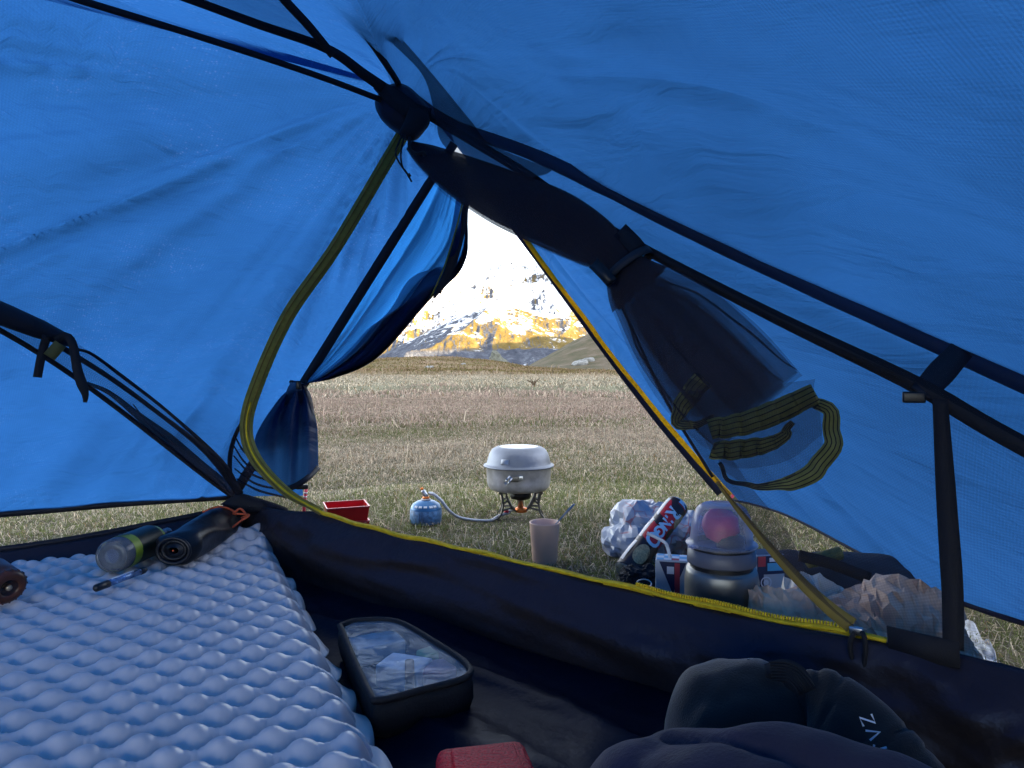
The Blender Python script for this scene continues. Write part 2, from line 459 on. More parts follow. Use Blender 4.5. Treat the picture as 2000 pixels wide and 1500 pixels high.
def seg_d(x, y, a, b):
    ax, ay = a; bx, by = b
    t = np.clip(((x - ax) * (bx - ax) + (y - ay) * (by - ay)) / ((bx - ax) ** 2 + (by - ay) ** 2), 0, 1)
    return np.hypot(x - ax - t * (bx - ax), y - ay - t * (by - ay)), t
SPUR = [(-300, 1860, 18), (-280, 1900, 31), (-200, 2000, 60), (-150, 2080, 110), (-95, 2200, 166), (-60, 2300, 188), (120, 2360, 176), (420, 2480, 182), (900, 2600, 240)]
SPUR2 = [(-30, 2360, 215), (-52, 2420, 238), (-130, 2550, 199), (-200, 2650, 188), (-295, 2750, 138), (-420, 2820, 46), (-470, 2850, 10)]
TOE = [(-260, 1480, -4), (-120, 1500, 26), (60, 1520, 38), (200, 1540, 30), (330, 1560, 44), (700, 1620, 84)]
def poly_ridge(x, y, pts, slope, back=None):
    z = np.full_like(x, -1e3)
    for (ax, ay, az), (bx, by, bz) in zip(pts[:-1], pts[1:]):
        d, t = seg_d(x, y, (ax, ay), (bx, by)); z = np.maximum(z, az + (bz - az) * t - slope * d)
    return z
def mtn_z(x, y):
    back = 700 * sstep(2650, 4200, y + 0.22 * x) * (0.82 + 0.35 * fbm(x * 0.0011, y * 0.0011, 3, 31))
    rough = ridged(x * 0.0030, y * 0.0021, 6, 33, 0.52) - 0.75
    z = back * (1 + 0.16 * rough) + 40 * rough * sstep(2500, 3000, y)
    n1 = ridged(x * 0.009, y * 0.006, 5, 37) - 0.9
    z1 = poly_ridge(x, y, SPUR, 0.60) + 15 * n1
    z2 = poly_ridge(x, y, SPUR2, 0.55) + 8 * n1
    z3 = poly_ridge(x, y, TOE, 0.34) + 9 * (ridged(x * 0.013, y * 0.013, 5, 41) - 0.9)
    return np.maximum.reduce([z - 20, z1, z2, z3, np.full_like(z, -30.0)])
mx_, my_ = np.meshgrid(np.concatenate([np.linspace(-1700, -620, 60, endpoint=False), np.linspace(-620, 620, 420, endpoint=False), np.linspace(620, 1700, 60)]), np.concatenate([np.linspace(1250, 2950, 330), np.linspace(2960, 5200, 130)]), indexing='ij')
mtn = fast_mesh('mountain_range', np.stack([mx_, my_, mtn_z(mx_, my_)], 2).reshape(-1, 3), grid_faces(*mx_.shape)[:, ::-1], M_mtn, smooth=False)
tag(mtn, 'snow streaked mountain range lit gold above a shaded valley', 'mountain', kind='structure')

# valley side to the right: it keeps the low sun off the camp
M_side = solidmat('valley_side_grass', (.17, .14, .09), 0.95, var=0.4, vscale=0.02, spec=0.1)
rx, ry = np.meshgrid(np.linspace(260, 1700, 70), np.linspace(-2600, 2250, 150), indexing='ij')
rz = (268 + 38 * fbm(ry * 0.0022, 0 * ry, 4, 52)) * sstep(260, 900, rx) * (1 - 0.5 * sstep(950, 1700, rx)) * sstep(2250, 1900, ry) * sstep(-2600, -2100, ry) \
    + 25 * (ridged(rx * 0.004, ry * 0.004, 4, 55) - 0.8) * sstep(260, 500, rx) - 22
side = fast_mesh('valley_side', np.stack([rx, ry, rz], 2).reshape(-1, 3), grid_faces(*rx.shape)[:, ::-1], M_side)
tag(side, 'high grassy valley side that shades the camp', 'hill', kind='structure')

# ------------------------------------------------------------------ grass
FLOOR = [(-0.60, 1.556), (0.504, 0.706), (1.28, 0.11), (1.28, -1.3), (-1.9, -1.3), (-1.9, 0.80), (-0.944, 1.345)]
def in_poly(x, y, poly):
    c_ = np.zeros(len(x), bool); n = len(poly)
    for i in range(n):
        x1, y1 = poly[i]; x2, y2 = poly[(i + 1) % n]
        cond = ((y1 > y) != (y2 > y)) & (x < (x2 - x1) * (y - y1) / (y2 - y1 + 1e-12) + x1)
        c_ ^= cond
    return c_
def scatter(n, r0, r1, a0, a1):
    r = np.sqrt(rng.random(n) * (r1 * r1 - r0 * r0) + r0 * r0); a = np.radians(rng.random(n) * (a1 - a0) + a0)
    return r * np.sin(a), r * np.cos(a)
zones = [  # count, r0, r1, ang0, ang1, height, width
    (110000, 0.8, 2.6, -50, 42, 0.020, 0.0016),
    (110000, 2.6, 5.0, -21, 24, 0.023, 0.0025),
    (90000, 5.0, 10.0, -20, 20, 0.034, 0.0048),
    (60000, 10.0, 26.0, -20, 18, 0.060, 0.012),
    (45000, 26.0, 60.0, -20, 16, 0.10, 0.035),
]
BP, BF, BC = [], [], []
base = 0
for cnt, r0, r1, a0, a1, hh, ww in zones:
    x, y = scatter(cnt, r0, r1, a0, a1)
    keep = ~in_poly(x, y, FLOOR); x, y = x[keep], y[keep]; n = len(x)
    z = terrain_z(x, y)
    clump = fbm(x * 3.0 / max(1, r0 / 3), y * 3.0 / max(1, r0 / 3), 3, 61); patch = fbm(x * 0.55, y * 0.55, 3, 63)
    h = hh * (0.45 + 0.9 * rng.random(n)) * (1 + 1.1 * clump); h = np.clip(h, hh * 0.25, hh * 2.2)
    tall = rng.random(n) < 0.012; h[tall] *= 2.6
    w = ww * (0.6 + 0.8 * rng.random(n))
    az = rng.random(n) * 2 * np.pi; lean = 0.75 + 1.35 * rng.random(n)
    lean[tall] *= 0.4
    faz = az + np.pi / 2 + rng.normal(0, 0.4, n)
    dx, dy = np.cos(az), np.sin(az); wx, wy = np.cos(faz) * w / 2, np.sin(faz) * w / 2
    p0 = np.stack([x, y, z - 0.002], 1)
    mid = p0 + np.stack([dx * h * 0.30 * lean, dy * h * 0.30 * lean, h * 0.62], 1)
    curl = rng.random(n) * 0.6
    tip = p0 + np.stack([dx * h * (0.75 + curl) * lean, dy * h * (0.75 + curl) * lean, h * (1.0 - 0.45 * lean * (0.5 + curl))], 1)
    wv = np.stack([wx, wy, 0 * wx], 1)
    vsx = np.stack([p0 - wv, p0 + wv, mid - wv * 0.8, mid + wv * 0.8, tip], 1).reshape(-1, 3)
    i0 = base + np.arange(n) * 5
    BF.append(np.stack([i0, i0 + 1, i0 + 3], 1)); BF.append(np.stack([i0, i0 + 3, i0 + 2], 1)); BF.append(np.stack([i0 + 2, i0 + 3, i0 + 4], 1))
    base += n * 5
    # colour: near the tent green and straw, then a pinkish straw belt, then grey green strip and mound
    dist = np.hypot(x, y)
    u = rng.random(n)
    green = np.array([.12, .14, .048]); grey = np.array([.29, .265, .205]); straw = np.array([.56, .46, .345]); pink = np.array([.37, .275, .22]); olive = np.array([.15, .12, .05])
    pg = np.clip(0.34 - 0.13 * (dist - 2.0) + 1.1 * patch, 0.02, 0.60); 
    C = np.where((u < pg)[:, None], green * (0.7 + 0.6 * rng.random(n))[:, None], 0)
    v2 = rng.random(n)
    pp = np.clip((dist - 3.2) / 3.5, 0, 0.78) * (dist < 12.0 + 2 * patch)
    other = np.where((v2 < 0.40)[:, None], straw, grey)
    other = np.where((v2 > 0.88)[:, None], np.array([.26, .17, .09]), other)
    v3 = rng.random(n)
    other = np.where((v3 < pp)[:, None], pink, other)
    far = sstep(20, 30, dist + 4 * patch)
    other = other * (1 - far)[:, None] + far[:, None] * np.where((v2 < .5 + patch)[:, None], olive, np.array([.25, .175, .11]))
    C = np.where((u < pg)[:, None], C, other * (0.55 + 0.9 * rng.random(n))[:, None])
    C = C * np.where(dist < 2.6, 1.30, np.where(dist < 9.5, .90, 1.0))[:, None]  # blades near the tent lightened in colour to offset the tent's shade
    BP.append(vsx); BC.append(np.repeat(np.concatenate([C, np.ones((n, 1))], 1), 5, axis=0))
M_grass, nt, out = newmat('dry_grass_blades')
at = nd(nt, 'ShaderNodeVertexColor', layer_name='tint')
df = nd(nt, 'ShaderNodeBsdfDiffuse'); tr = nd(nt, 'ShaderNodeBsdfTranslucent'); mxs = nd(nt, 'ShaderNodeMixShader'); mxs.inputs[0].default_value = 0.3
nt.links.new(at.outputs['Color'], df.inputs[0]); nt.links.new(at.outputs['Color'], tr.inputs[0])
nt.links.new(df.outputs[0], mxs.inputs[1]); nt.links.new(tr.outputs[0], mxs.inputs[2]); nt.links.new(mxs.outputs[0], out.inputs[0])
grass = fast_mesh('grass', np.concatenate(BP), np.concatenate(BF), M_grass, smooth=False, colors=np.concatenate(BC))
tag(grass, 'short dry grass of the meadow with green tufts', 'grass', kind='stuff')

# ------------------------------------------------------------------ rocks
M_rock = solidmat('lichen_rock', (.13, .13, .105), 0.9, var=0.45, vscale=2.2, bump=0.05, bscale=5, spec=0.2)
M_paleroc = solidmat('pale_rock', (.24, .24, .235), 0.9, var=0.3, vscale=2.0, bump=0.04, bscale=6, spec=0.2)
def rock(name, c, size, mat, label, pts=None, seed=0, group=None):
    n, m = 14, 20
    th = np.linspace(0.02, np.pi - 0.02, n); ph = np.linspace(0, 2 * np.pi, m, endpoint=False)
    T, PH = np.meshgrid(th, ph, indexing='ij')
    d = np.stack([np.sin(T) * np.cos(PH), np.sin(T) * np.sin(PH), np.cos(T)], 2)
    r = 1 + 0.5 * fbm(d[..., 0] * 1.7 + seed, d[..., 1] * 1.7 + d[..., 2] * 1.3, 3, 70 + seed)
    q = d * r[..., None]
    q = np.sign(q) * np.abs(q) ** 0.8
    if pts is not None:            # lean the top sideways into a slab
        q[..., 0] += pts * np.clip(q[..., 2], -0.2, 2)
    mb = MB().grid(q * np.asarray(size) + np.asarray(c), closed_v=True)
    root = thing(name, (c[0], c[1], c[2] - size[2]), label, 'rock', group)
    mb.build('boulder', mat, root, smooth=False)
    return root
zc = terrain_z(V(-1.6), V(112.))[0]
r0_ = rock('rock_outcrop', (-1.9, 100, 0.55), (1.15, 1.6, 1.75), M_rock, 'tilted grey rock outcrop standing behind the mound crest', -0.45, 3)
def slab(root, c, sz, lean, seed):
    n, m = 10, 14
    th = np.linspace(0.02, np.pi - 0.02, n); ph = np.linspace(0, 2 * np.pi, m, endpoint=False)
    T, PH = np.meshgrid(th, ph, indexing='ij')
    d = np.stack([np.sin(T) * np.cos(PH), np.sin(T) * np.sin(PH), np.cos(T)], 2)
    q = d * (1 + 0.5 * fbm(d[..., 0] * 1.9 + seed, d[..., 1] * 1.9 + d[..., 2], 3, 80 + seed))[..., None]
    q[..., 0] += lean * np.clip(q[..., 2], -0.3, 2)
    MB().grid(q * np.asarray(sz) + np.asarray(c), closed_v=True).build('boulder', M_rock, root, smooth=False)
slab(r0_, (-0.7, 100.5, 0.25), (0.9, 1.2, 1.2), -0.7, 5); slab(r0_, (0.5, 101, -0.1), (0.9, 1.0, 0.8), -0.5, 8); slab(r0_, (-3.1, 101, -0.2), (0.8, 1.0, 0.9), 0.3, 11)
for k, (px, py, d, s_, lab) in enumerate([
        (1132, 716, 85, 0.85, 'pale boulder at the foot of the right hillside'),
        (1150, 713, 88, 0.7, 'small pale boulder right of the larger hillside boulder'),
        (838, 734, 33, 0.20, 'little white stone low on the grassy mound'),
        (905, 729, 37, 0.13, 'tiny pale stone on the mound right of the white stone')]):
    x_ = (px - 1000) / F * d; z_ = float(terrain_z(V(x_), V(float(d)))[0])
    rock('boulder_stone', (x_, d, z_ + s_ * 0.15), (s_, s_, s_ * 0.5), M_paleroc, lab, 0.2, 20 + k)
# weedy bits standing up in the meadow
M_weed = solidmat('dry_weed_stems', (.09, .055, .03), 0.9, var=0.4, vscale=40)
for k, (px, py, n_, h_, lab) in enumerate([(1043, 762, 16, 0.16, 'dark dry weed clump far out in the pink grass'), (632, 752, 14, 0.18, 'small green weed tuft on the far grey green strip')]):
    g = G(px, py); z_ = float(terrain_z(V(g[0]), V(g[1]))[0])
    mb = MB()
    for q in range(n_):
        a = random.random() * 6.28; l = h_ * (0.5 + random.random() * 0.7); s_ = 0.5 + random.random()
        mb.tube([(g[0], g[1], z_ - 0.01), (g[0] + math.cos(a) * l * .3 * s_, g[1] + math.sin(a) * l * .3 * s_, z_ + l * .6), (g[0] + math.cos(a) * l * .8 * s_, g[1] + math.sin(a) * l * .8 * s_, z_ + l * .9)], [.008, .007, .003], 4)
    o = mb.build('weed_clump', M_weed if k == 0 else solidmat('green_weed', (.12, .16, .04), .9), None, smooth=False)
    tag(o, lab, 'weed')

# ================================================================== THE TENT
CAMP = V(0, 0, CH)
FLY_T, FLY_D = (.020, .102, .300), (.016, .05, .13)
M_fly = flymat('blue_coated_nylon', FLY_T, FLY_D, 0.82, drops=False, per=0.0045)
M_flydrop = flymat('blue_coated_nylon_with_condensation', FLY_T, FLY_D, 0.82, drops=True, per=0.0045)
M_flap = flymat('blue_nylon_door_flap', (.022, .17, .50), (.018, .06, .19), 0.75, per=0.005)
M_navyflap = flymat('navy_storm_flap', (.022, .04, .13), (.018, .026, .075), 0.5, per=0.005)
M_ridge = flymat('blue_black_ridge_tape', (.34, .38, .50), (.012, .013, .03), 0.6)
M_rolled = flymat('rolled_flap_inside', (.40, .42, .50), (.012, .016, .040), 0.72)
M_tape = solidmat('black_seam_tape', (.008, .008, .016), 0.6, var=0.3, vscale=60)
M_webbing = solidmat('black_webbing', (.007, .007, .012), 0.75, var=0.35, vscale=300, bump=0.0006, bscale=900)
M_mesh = meshmat('black_insect_mesh', 0.36, (.034, .030, .032), per=0.0028, amt=0.15)
M_meshl = meshmat('black_insect_mesh_foot_end', 0.12, per=0.004, amt=0.08)
M_meshroll = meshmat('gathered_insect_mesh', 0.80, (.045, .038, .046), per=0.003, amt=0.10)
M_meshend = meshmat('doubled_insect_mesh', 0.45, (.050, .042, .052), per=0.003, amt=0.12)
M_zip = backlit('lime_zip_tape', (.36, .33, .085), .4)
M_loose = backlit('shaded_zip_tape', (.25, .26, .095), .35)  # darker copy of the lime tape, its backlit shade put into the colour
M_sillzip = backlit('yellow_sill_zip', (.85, .62, .035), .45)
M_zipd = solidmat('olive_zip_seam', (.20, .14, .03), 0.8, var=0.2)
M_coil = backlit('yellow_zip_coil', (.90, .66, .03), .35)
M_tub = solidmat('black_bathtub_fabric', (.022, .018, .019), 0.40, var=0.08, vscale=12, bump=0.004, bscale=24, spec=0.4)
M_floor = solidmat('navy_black_floor_fabric', (.0045, .006, .015), 0.42, var=0.3, vscale=8, bump=0.004, bscale=14, spec=0.10)
M_pole = solidmat('dark_anodised_pole', (.012, .012, .016), 0.35, 0.6, var=0.1)
M_plastic = solidmat('black_plastic', (.012, .012, .014), 0.35, var=0.15)
M_cord = solidmat('black_cord', (.010, .010, .013), 0.8, var=0.3, vscale=500)

w_ = V(-.907, -.42, 0)
FA = V(-.114, 1.416, .86); HT = V(-.19, 1.25, .90); FC = V(-.76, 1.94, .06); ST = V(.69, 2.26, 0.0)
HUB = V(-.19, 1.235, .865)
fly = thing('rain_fly', (-.2, 1.3, 0), 'translucent blue tent fly with its doorway tied open', 'tent fly')

def uvgrid(P):
    du = np.linalg.norm(np.diff(P, axis=0), axis=2); dv = np.linalg.norm(np.diff(P, axis=1), axis=2)
    u = np.zeros(P.shape[:2]); v = np.zeros(P.shape[:2])
    u[1:] = np.cumsum(du.mean(1))[:, None]; v[:, 1:] = np.cumsum(dv, 1)
    u = u - u.mean(); return np.stack([u, v - v.mean(1, keepdims=True)], 2)
def normals(P):
    N = np.cross(np.gradient(P, axis=0), np.gradient(P, axis=1))
    return N / (np.linalg.norm(N, axis=2, keepdims=True) + 1e-9)
def ruled(A, B, nu, nv, bulge=0.0, disp=None):
    a = crom(A, nu); b = crom(B, nu)
    t = np.linspace(0, 1, nv)[None, :, None]
    P = a[:, None] * (1 - t) + b[:, None] * t
    if bulge or disp is not None:
        N = normals(P)
        N = np.where((np.sum(N * (P - V(-.2, .3, .35)), axis=2) < 0)[..., None], -N, N)    # outward
        h = bulge * 4 * t[..., 0] * (1 - t[..., 0]) * np.ones((nu, 1))
        if disp is not None: h = h + disp(P)
        s_ = np.linspace(0, 1, nu)[:, None]; tt = t[..., 0]
        h = h * sstep(0, .07, tt) * sstep(1, .94, tt) * sstep(0, .06, s_) * sstep(1, .96, s_)
        P = P + N * h[..., None]
    return P
def radial_wrinkle(apex, e1, e2, amp, kfreq, seed, r0=0.12):
    e1, e2 = nrm(e1), nrm(e2)
    def f(P):
        q = P - apex; x = q @ e1; y = q @ e2; r = np.hypot(x, y); th = np.arctan2(y, x)
        n1 = vnoise(th * kfreq, r * 1.6, seed); n2 = vnoise(th * kfreq * 2.7 + 5, r * 2.6, seed + 1)
        sharp = (1 - np.abs(2 * vnoise(th * kfreq * 1.5 + 11, r * 1.4, seed + 2))) ** 6
        mask = sstep(-0.1, 0.25, vnoise(th * kfreq * .9 + 3, r * 3.0, seed + 5))
        env = sstep(0.0, r0, r) * (0.25 + np.clip(r, 0, 0.7))
        fine = fbm(x * 9, y * 9, 3, seed + 7)
        return amp * env * (1.6 * n1 + 0.7 * n2 + 1.0 * sharp * mask + 0.22 * vnoise(th * kfreq * 7 + 2, r * 4, seed + 8) * (0.4 + mask)) + amp * 0.16 * fine
    return f

# foot end panel
P = ruled([FA, HT, HT + .45 * w_ + V(0, 0, .05), HT + .9 * w_ + V(0, 0, .055), HT + 1.5 * w_ + V(0, 0, .03)],
          [FC, V(-.985, 1.83, .062), V(-1.22, 1.708, .06), V(-1.62, 1.50, .06), V(-2.2, 1.2, .06)], 190, 150, 0.0,
          radial_wrinkle(HT, w_, V(-.25, .15, -1), 0.034, 7.0, 91))
MB().grid(P, uv=uvgrid(P)).build('fly_panel', M_flydrop, fly)
# ridge and head end panels
CR = [HT, V(-.224, .979, .925), V(-.29, .42, .94), V(-.36, -.2, .92), V(-.42, -1.35, .80)]
def FRs(s, z): return V(-.147 + .785 * s, 1.315 - .62 * s, z)
FR = [FRs(.05, .853), FRs(.2506, .7556), FRs(.814, .44), FRs(1.5, .10), V(1.45, -.6, .06)]
P = ruled(CR, FR, 150, 120, 0.06, radial_wrinkle(HT, V(.6, -.6, -.4), V(0, -.9, .1), 0.024, 5.0, 121, 0.05))
MB().grid(P, uv=uvgrid(P)).build('fly_panel', M_fly, fly)
LC = [HT, HT + .75 * w_ + V(0, 0, .055), HT + 1.5 * w_ + V(0, 0, .03), V(-1.72, -.25, .88), V(-1.65, -1.35, .8)]
P = ruled(CR, LC, 90, 60, 0.015, radial_wrinkle(HT, w_, V(0, -1, 0), 0.010, 5.0, 131))
MB().grid(P, uv=uvgrid(P)).build('fly_panel', M_flydrop, fly)
P = ruled([LC[2], LC[3], LC[4]], [V(-2.2, 1.2, .06), V(-2.25, -.2, .06), V(-2.2, -1.5, .06)], 40, 30)
MB().grid(P, uv=uvgrid(P)).build('fly_panel', M_fly, fly)
# (the head end behind the photographer stands open)
# right vestibule panel, its free edge running down to the peg
P = ruled([FA, FRs(.05, .853), FRs(.2506, .7556), FRs(.53, .595), FRs(.814, .44), FRs(1.2, .235), FRs(1.5, .10)],
          [ST, V(.68, 1.98, .035), V(.668, 1.70, .06), V(.672, 1.345, .06), V(.68, 1.085, .062), V(.80, .86, .06), V(1.10, .42, .06)], 170, 150, -0.012,
          radial_wrinkle(FA, V(.7, -.3, -.6), V(.2, .5, -.8), 0.018, 6.0, 141, 0.05))
P[0] = FA + (ST - FA) * np.linspace(0, 1, 150)[:, None]; PR = P.copy()
P = PR[:10, :46]; MB().grid(P, uv=uvgrid(P)).build('peak_gusset', M_fly, fly)
P = PR[9:]
MB().grid(P, uv=uvgrid(P)).build('fly_panel', M_fly, fly)
MB().add([FA, HT, FRs(.05, .853)], [(0, 1, 2)])
mb = MB(); mb.add([FA, HT, FRs(.05, .853), FA + V(0, 0, .004), HT + V(0, 0, .004), FRs(.05, .853) + V(0, 0, .004)], [(0, 2, 1), (3, 4, 5), (0, 1, 4, 3), (1, 2, 5, 4), (2, 0, 3, 5)])
mb.build('peak_gusset', M_fly, fly)

def facing(P, toward=0.004):
    P = np.asarray(P); d = CAMP - P; d = d / np.linalg.norm(d, axis=1, keepdims=True); return P + d * toward
def camband(pts, width, mat, name, parent, n=60, toward=0.004, thick=0.0012, jit=0.0, arc=True):
    q = crom_arc(pts, n) if arc else np.asarray(pts)
    q = facing(q, toward)
    return MB().ribbon(q, width, q - CAMP, thick, jit).build(name, mat, parent)

# seam over the front leg, hem tapes, ridge seam
camband([FA * (1 - t) + FC * t for t in np.linspace(0.0, 1, 9)], [.017, .021, .022, .024, .026], M_tape, 'seam_tape', fly, 60, 0.012)
camband([V(-.76, 1.94, .066), V(-.985, 1.83, .069), V(-1.22, 1.708, .067), V(-1.62, 1.50, .067), V(-2.2, 1.2, .067)], 0.016, M_tape, 'hem_tape', fly, 60, 0.010)
camband([HT, FRs(.05, .853), FRs(.2506, .7556), FRs(.53, .595), FRs(.814, .44), FRs(1.0, .34), FRs(1.2, .235), FRs(1.5, .10)],
        [.020, .020, .021, .022, .022, .022, .022], M_ridge, 'seam_tape', fly, 90, 0.02, jit=0.15)
q = [ST, V(.68, 1.98, .035), V(.668, 1.70, .06), V(.672, 1.345, .06), V(.68, 1.085, .062), V(.80, .86, .06), V(1.10, .42, .06)]
camband(q, 0.008, M_navyflap, 'hem_tape', fly, 80, 0.004)
# door edge on the right: storm flap, yellow zip and a toggle
E0 = np.array([FA + (ST - FA) * t for t in np.linspace(0.12, 0.97, 40)])
left_ = V(-.55, .25, -.05)
q = E0 + nrm(left_) * 0.012
camband(q, [.010, .020, .034, .046, .050, .044, .034], M_navyflap, 'storm_flap', fly, 40, -0.006, arc=False)
q = PR[6][10:148:3]
zt = camband(q, [.014, .024, .028, .030, .024], M_sillzip, 'door_zip', fly, 40, 0.004, arc=False)
camband(q, [.005, .008, .010, .008, .005], M_coil, 'zip_coil', zt, 40, 0.016, arc=False)
tq = W(1190, 684, 1.90)
MB().box(tq, (.030, .012, .036), 0.4).build('toggle', M_plastic, fly, bevel=0.004)

# tied back door flap (left door of the vestibule)
L10 = lambda t: FA * (1 - t) + FC * t
rail_a = [L10(t) for t in (0.03, 0.15, 0.30, 0.45, 0.56, 0.625)]
rail_b = [W(912, 372, 1.50), W(908, 512, 1.57), W(838, 588, 1.62), W(738, 698, 1.67), W(655, 738, 1.69), W(592, 750, 1.70)]
def flap_layer(off, k0, seed, fold=0.026, back=1.0):
    a = crom(rail_a, 90); b = crom(rail_b, 90)
    s = np.linspace(0, 1, 90)[:, None]
    kk = k0 if k0 == 0 else 1 - (1 - k0) * (0.12 + 0.88 * sstep(.15, .55, s + .08 * np.sin(s * 20 + seed)))
    t = (kk + (1 - kk) * np.linspace(0, 1.0, 60)[None, :])[..., None]
    P = a[:, None] * (1 - t) + b[:, None] * t
    view = P - CAMP; view = view / np.linalg.norm(view, axis=2, keepdims=True)
    tt = t[..., 0]
    f = fold * np.sin(tt * 13 + 1.5 * s + seed) * sstep(0, .25, tt) * (0.35 + 0.65 * s) + 0.5 * fold * vnoise(tt * 9 + 0 * s, s * 2 + seed, 151)
    f = f + 0.7 * fold * (1 - np.abs(2 * vnoise(tt * 7 + 3 + 0 * s, s * 1.5, 153 + seed))) ** 4 * sstep(.05, .2, tt)
    roll = 0.055 * sstep(.55, 1.0, tt) ** 2 * (1 if back else 0)
    return P + view * ((off * np.sin(np.pi * np.clip((tt - kk) / (1 - kk), 0, 1)) ** .6) + f - 0.02 * np.sin(np.pi * tt))[..., None]
P = flap_layer(0.0, 0.0, 0)
fl = MB().grid(P, uv=uvgrid(P)).build('door_flap', M_flap, fly)
for off, k0, sd_ in ((0.025, 0.42, 1), (0.04, 0.50, 2), (0.055, 0.57, 3), (0.07, 0.64, 4), (0.085, 0.70, 5), (0.10, 0.76, 6)):
    P2 = flap_layer(off, k0, sd_, 0.010)
    P2 = P2[int(0):] 
    lo = 0
    MB().grid(P2[lo:], uv=uvgrid(P2[lo:])).build('rolled_layer', M_rolled, fl)
# its loose zip edge: a lime line, black band and the folded storm flap
camband([W(906, 385, 1.49), W(890, 450, 1.525), W(868, 520, 1.56), W(842, 580, 1.585)], .0035, M_zip, 'zip_edge', fly, 30, 0.02)
camband([W(913, 388, 1.492), W(900, 450, 1.527), W(880, 520, 1.56), W(856, 572, 1.585)], [.010, .020, .022, .012], M_tape, 'zip_edge', fly, 30, 0.016)
mb = MB(); q1 = crom([W(908, 385, 1.50), W(902, 450, 1.54), W(882, 520, 1.57), W(846, 582, 1.60)], 20); q2 = crom([W(914, 385, 1.51), W(913, 450, 1.56), W(908, 510, 1.58), W(850, 582, 1.61)], 20)
t = np.linspace(0, 1, 8)[None, :, None]; P = q1[:, None] * (1 - t) + q2[:, None] * t
mb.grid(P, uv=uvgrid(P)).build('storm_flap', M_navyflap, fly, solid=0.0015)

# hanging tail of the tied flap
T0 = W(584, 748, 1.695)
hem_f = [W(496, 905, 1.72), W(512, 930, 1.66), W(548, 952, 1.62), W(572, 951, 1.60), W(600, 934, 1.61), W(622, 912, 1.66)]
hem_b = [W(496, 905, 1.72), W(516, 915, 1.78), W(548, 925, 1.80), W(572, 925, 1.80), W(600, 915, 1.77), W(622, 912, 1.66)]
mid_f = [W(500, 850, 1.72), W(520, 840, 1.665), W(550, 835, 1.64), W(575, 830, 1.63), W(600, 825, 1.64), W(619, 830, 1.67)]
top_f = [W(540, 785, 1.70), W(552, 780, 1.68), W(566, 776, 1.67), W(582, 775, 1.665), W(596, 776, 1.67), W(606, 792, 1.68)]
def bez_rows(rows, n, nv):
    C = [crom(r_, n) for r_ in rows]
    return np.stack([crom(np.array([c_[i] for c_ in C]), nv) for i in range(n)], 0)
neck = [T0 + V(-.012, 0, -.004), T0 + V(-.008, -.008, -.004), T0 + V(-.003, -.012, -.004), T0 + V(.003, -.012, -.004), T0 + V(.008, -.008, -.004), T0 + V(.012, 0, -.004)]
Pf = bez_rows([neck, top_f, mid_f, hem_f], 60, 50)
i_ = np.linspace(0, 1, 60)[:, None]; j_ = np.linspace(0, 1, 50)[None, :]
fo = 0.024 * np.sin(i_ * 19 + 1.0) * j_ * (1.15 - j_) * 2.4 * np.sin(np.pi * i_)
view = Pf - CAMP; view /= np.linalg.norm(view, axis=2, keepdims=True)
Pf = Pf + view * fo[..., None]
M_tail = flymat('navy_blue_flap_tail', (.024, .105, .28), (.020, .045, .12), 0.68)
tail = MB().grid(Pf, uv=uvgrid(Pf)).build('flap_tail', M_tail, fly)
mid_b = [q + V(0, .08, -.03) for q in mid_f]; mid_b[0] = mid_f[0]; mid_b[-1] = mid_f[-1]
top_b = [q + V(0, .05, 0) for q in top_f]; top_b[0] = top_f[0]; top_b[-1] = top_f[-1]
neck_b = [q + V(0, .02, 0) for q in neck]
Pb = bez_rows([neck_b, top_b, mid_b], 50, 36)
MB().grid(Pb, uv=uvgrid(Pb)).build('rolled_layer', M_rolled, tail)
Pb2 = Pb + V(0.004, -.03, 0.004); MB().grid(Pb2[6:-4, :34], uv=uvgrid(Pb2[6:-4, :34])).build('rolled_layer', M_rolled, tail)
Pb4 = Pb + V(0, -.02, .005); MB().grid(Pb4[10:-8, :33], uv=uvgrid(Pb4[10:-8, :33])).build('rolled_layer', M_rolled, tail)
Pb5 = Pb + V(0, -.04, .01); MB().grid(Pb5[18:-10, :35], uv=uvgrid(Pb5[18:-10, :35])).build('rolled_layer', M_navyflap, tail)
Pb3 = Pb + V(-0.002, -.05, 0.006); MB().grid(Pb3[14:-12, :32], uv=uvgrid(Pb3[14:-12, :32])).build('rolled_layer', M_rolled, tail)
hq = crom(hem_f, 40)[14:]
camband(hq, .013, M_tape, 'hem_tape', tail, 40, 0.006, arc=False)
# tie loop and toggle round the neck
a_ = np.linspace(0, 2 * np.pi, 24)
loop = np.stack([T0[0] + .019 * np.cos(a_), T0[1] + .02 * np.sin(a_), T0[2] + .004 * np.sin(a_ * 2)], 1)
MB().tube(loop, .0035, 6, cap=False).build('tie_loop', M_cord, fly)
MB().box(W(583, 752, 1.66), (.012, .008, .02), 0.3).build('toggle', M_plastic, fly, bevel=0.003)
# lower corner of the fly beside the tail
P = ruled([L10(.70), L10(.82), L10(.99)], [W(560, 880, 1.86), W(588, 930, 1.86), W(592, 968, 1.86)], 30, 20, 0)
MB().grid(P, uv=uvgrid(P)).build('fly_panel', M_fly, fly)
MB().box(W(590, 951, 1.80), (.03, .01, .012), 0.2).build('corner_buckle', M_plastic, fly, bevel=0.003)

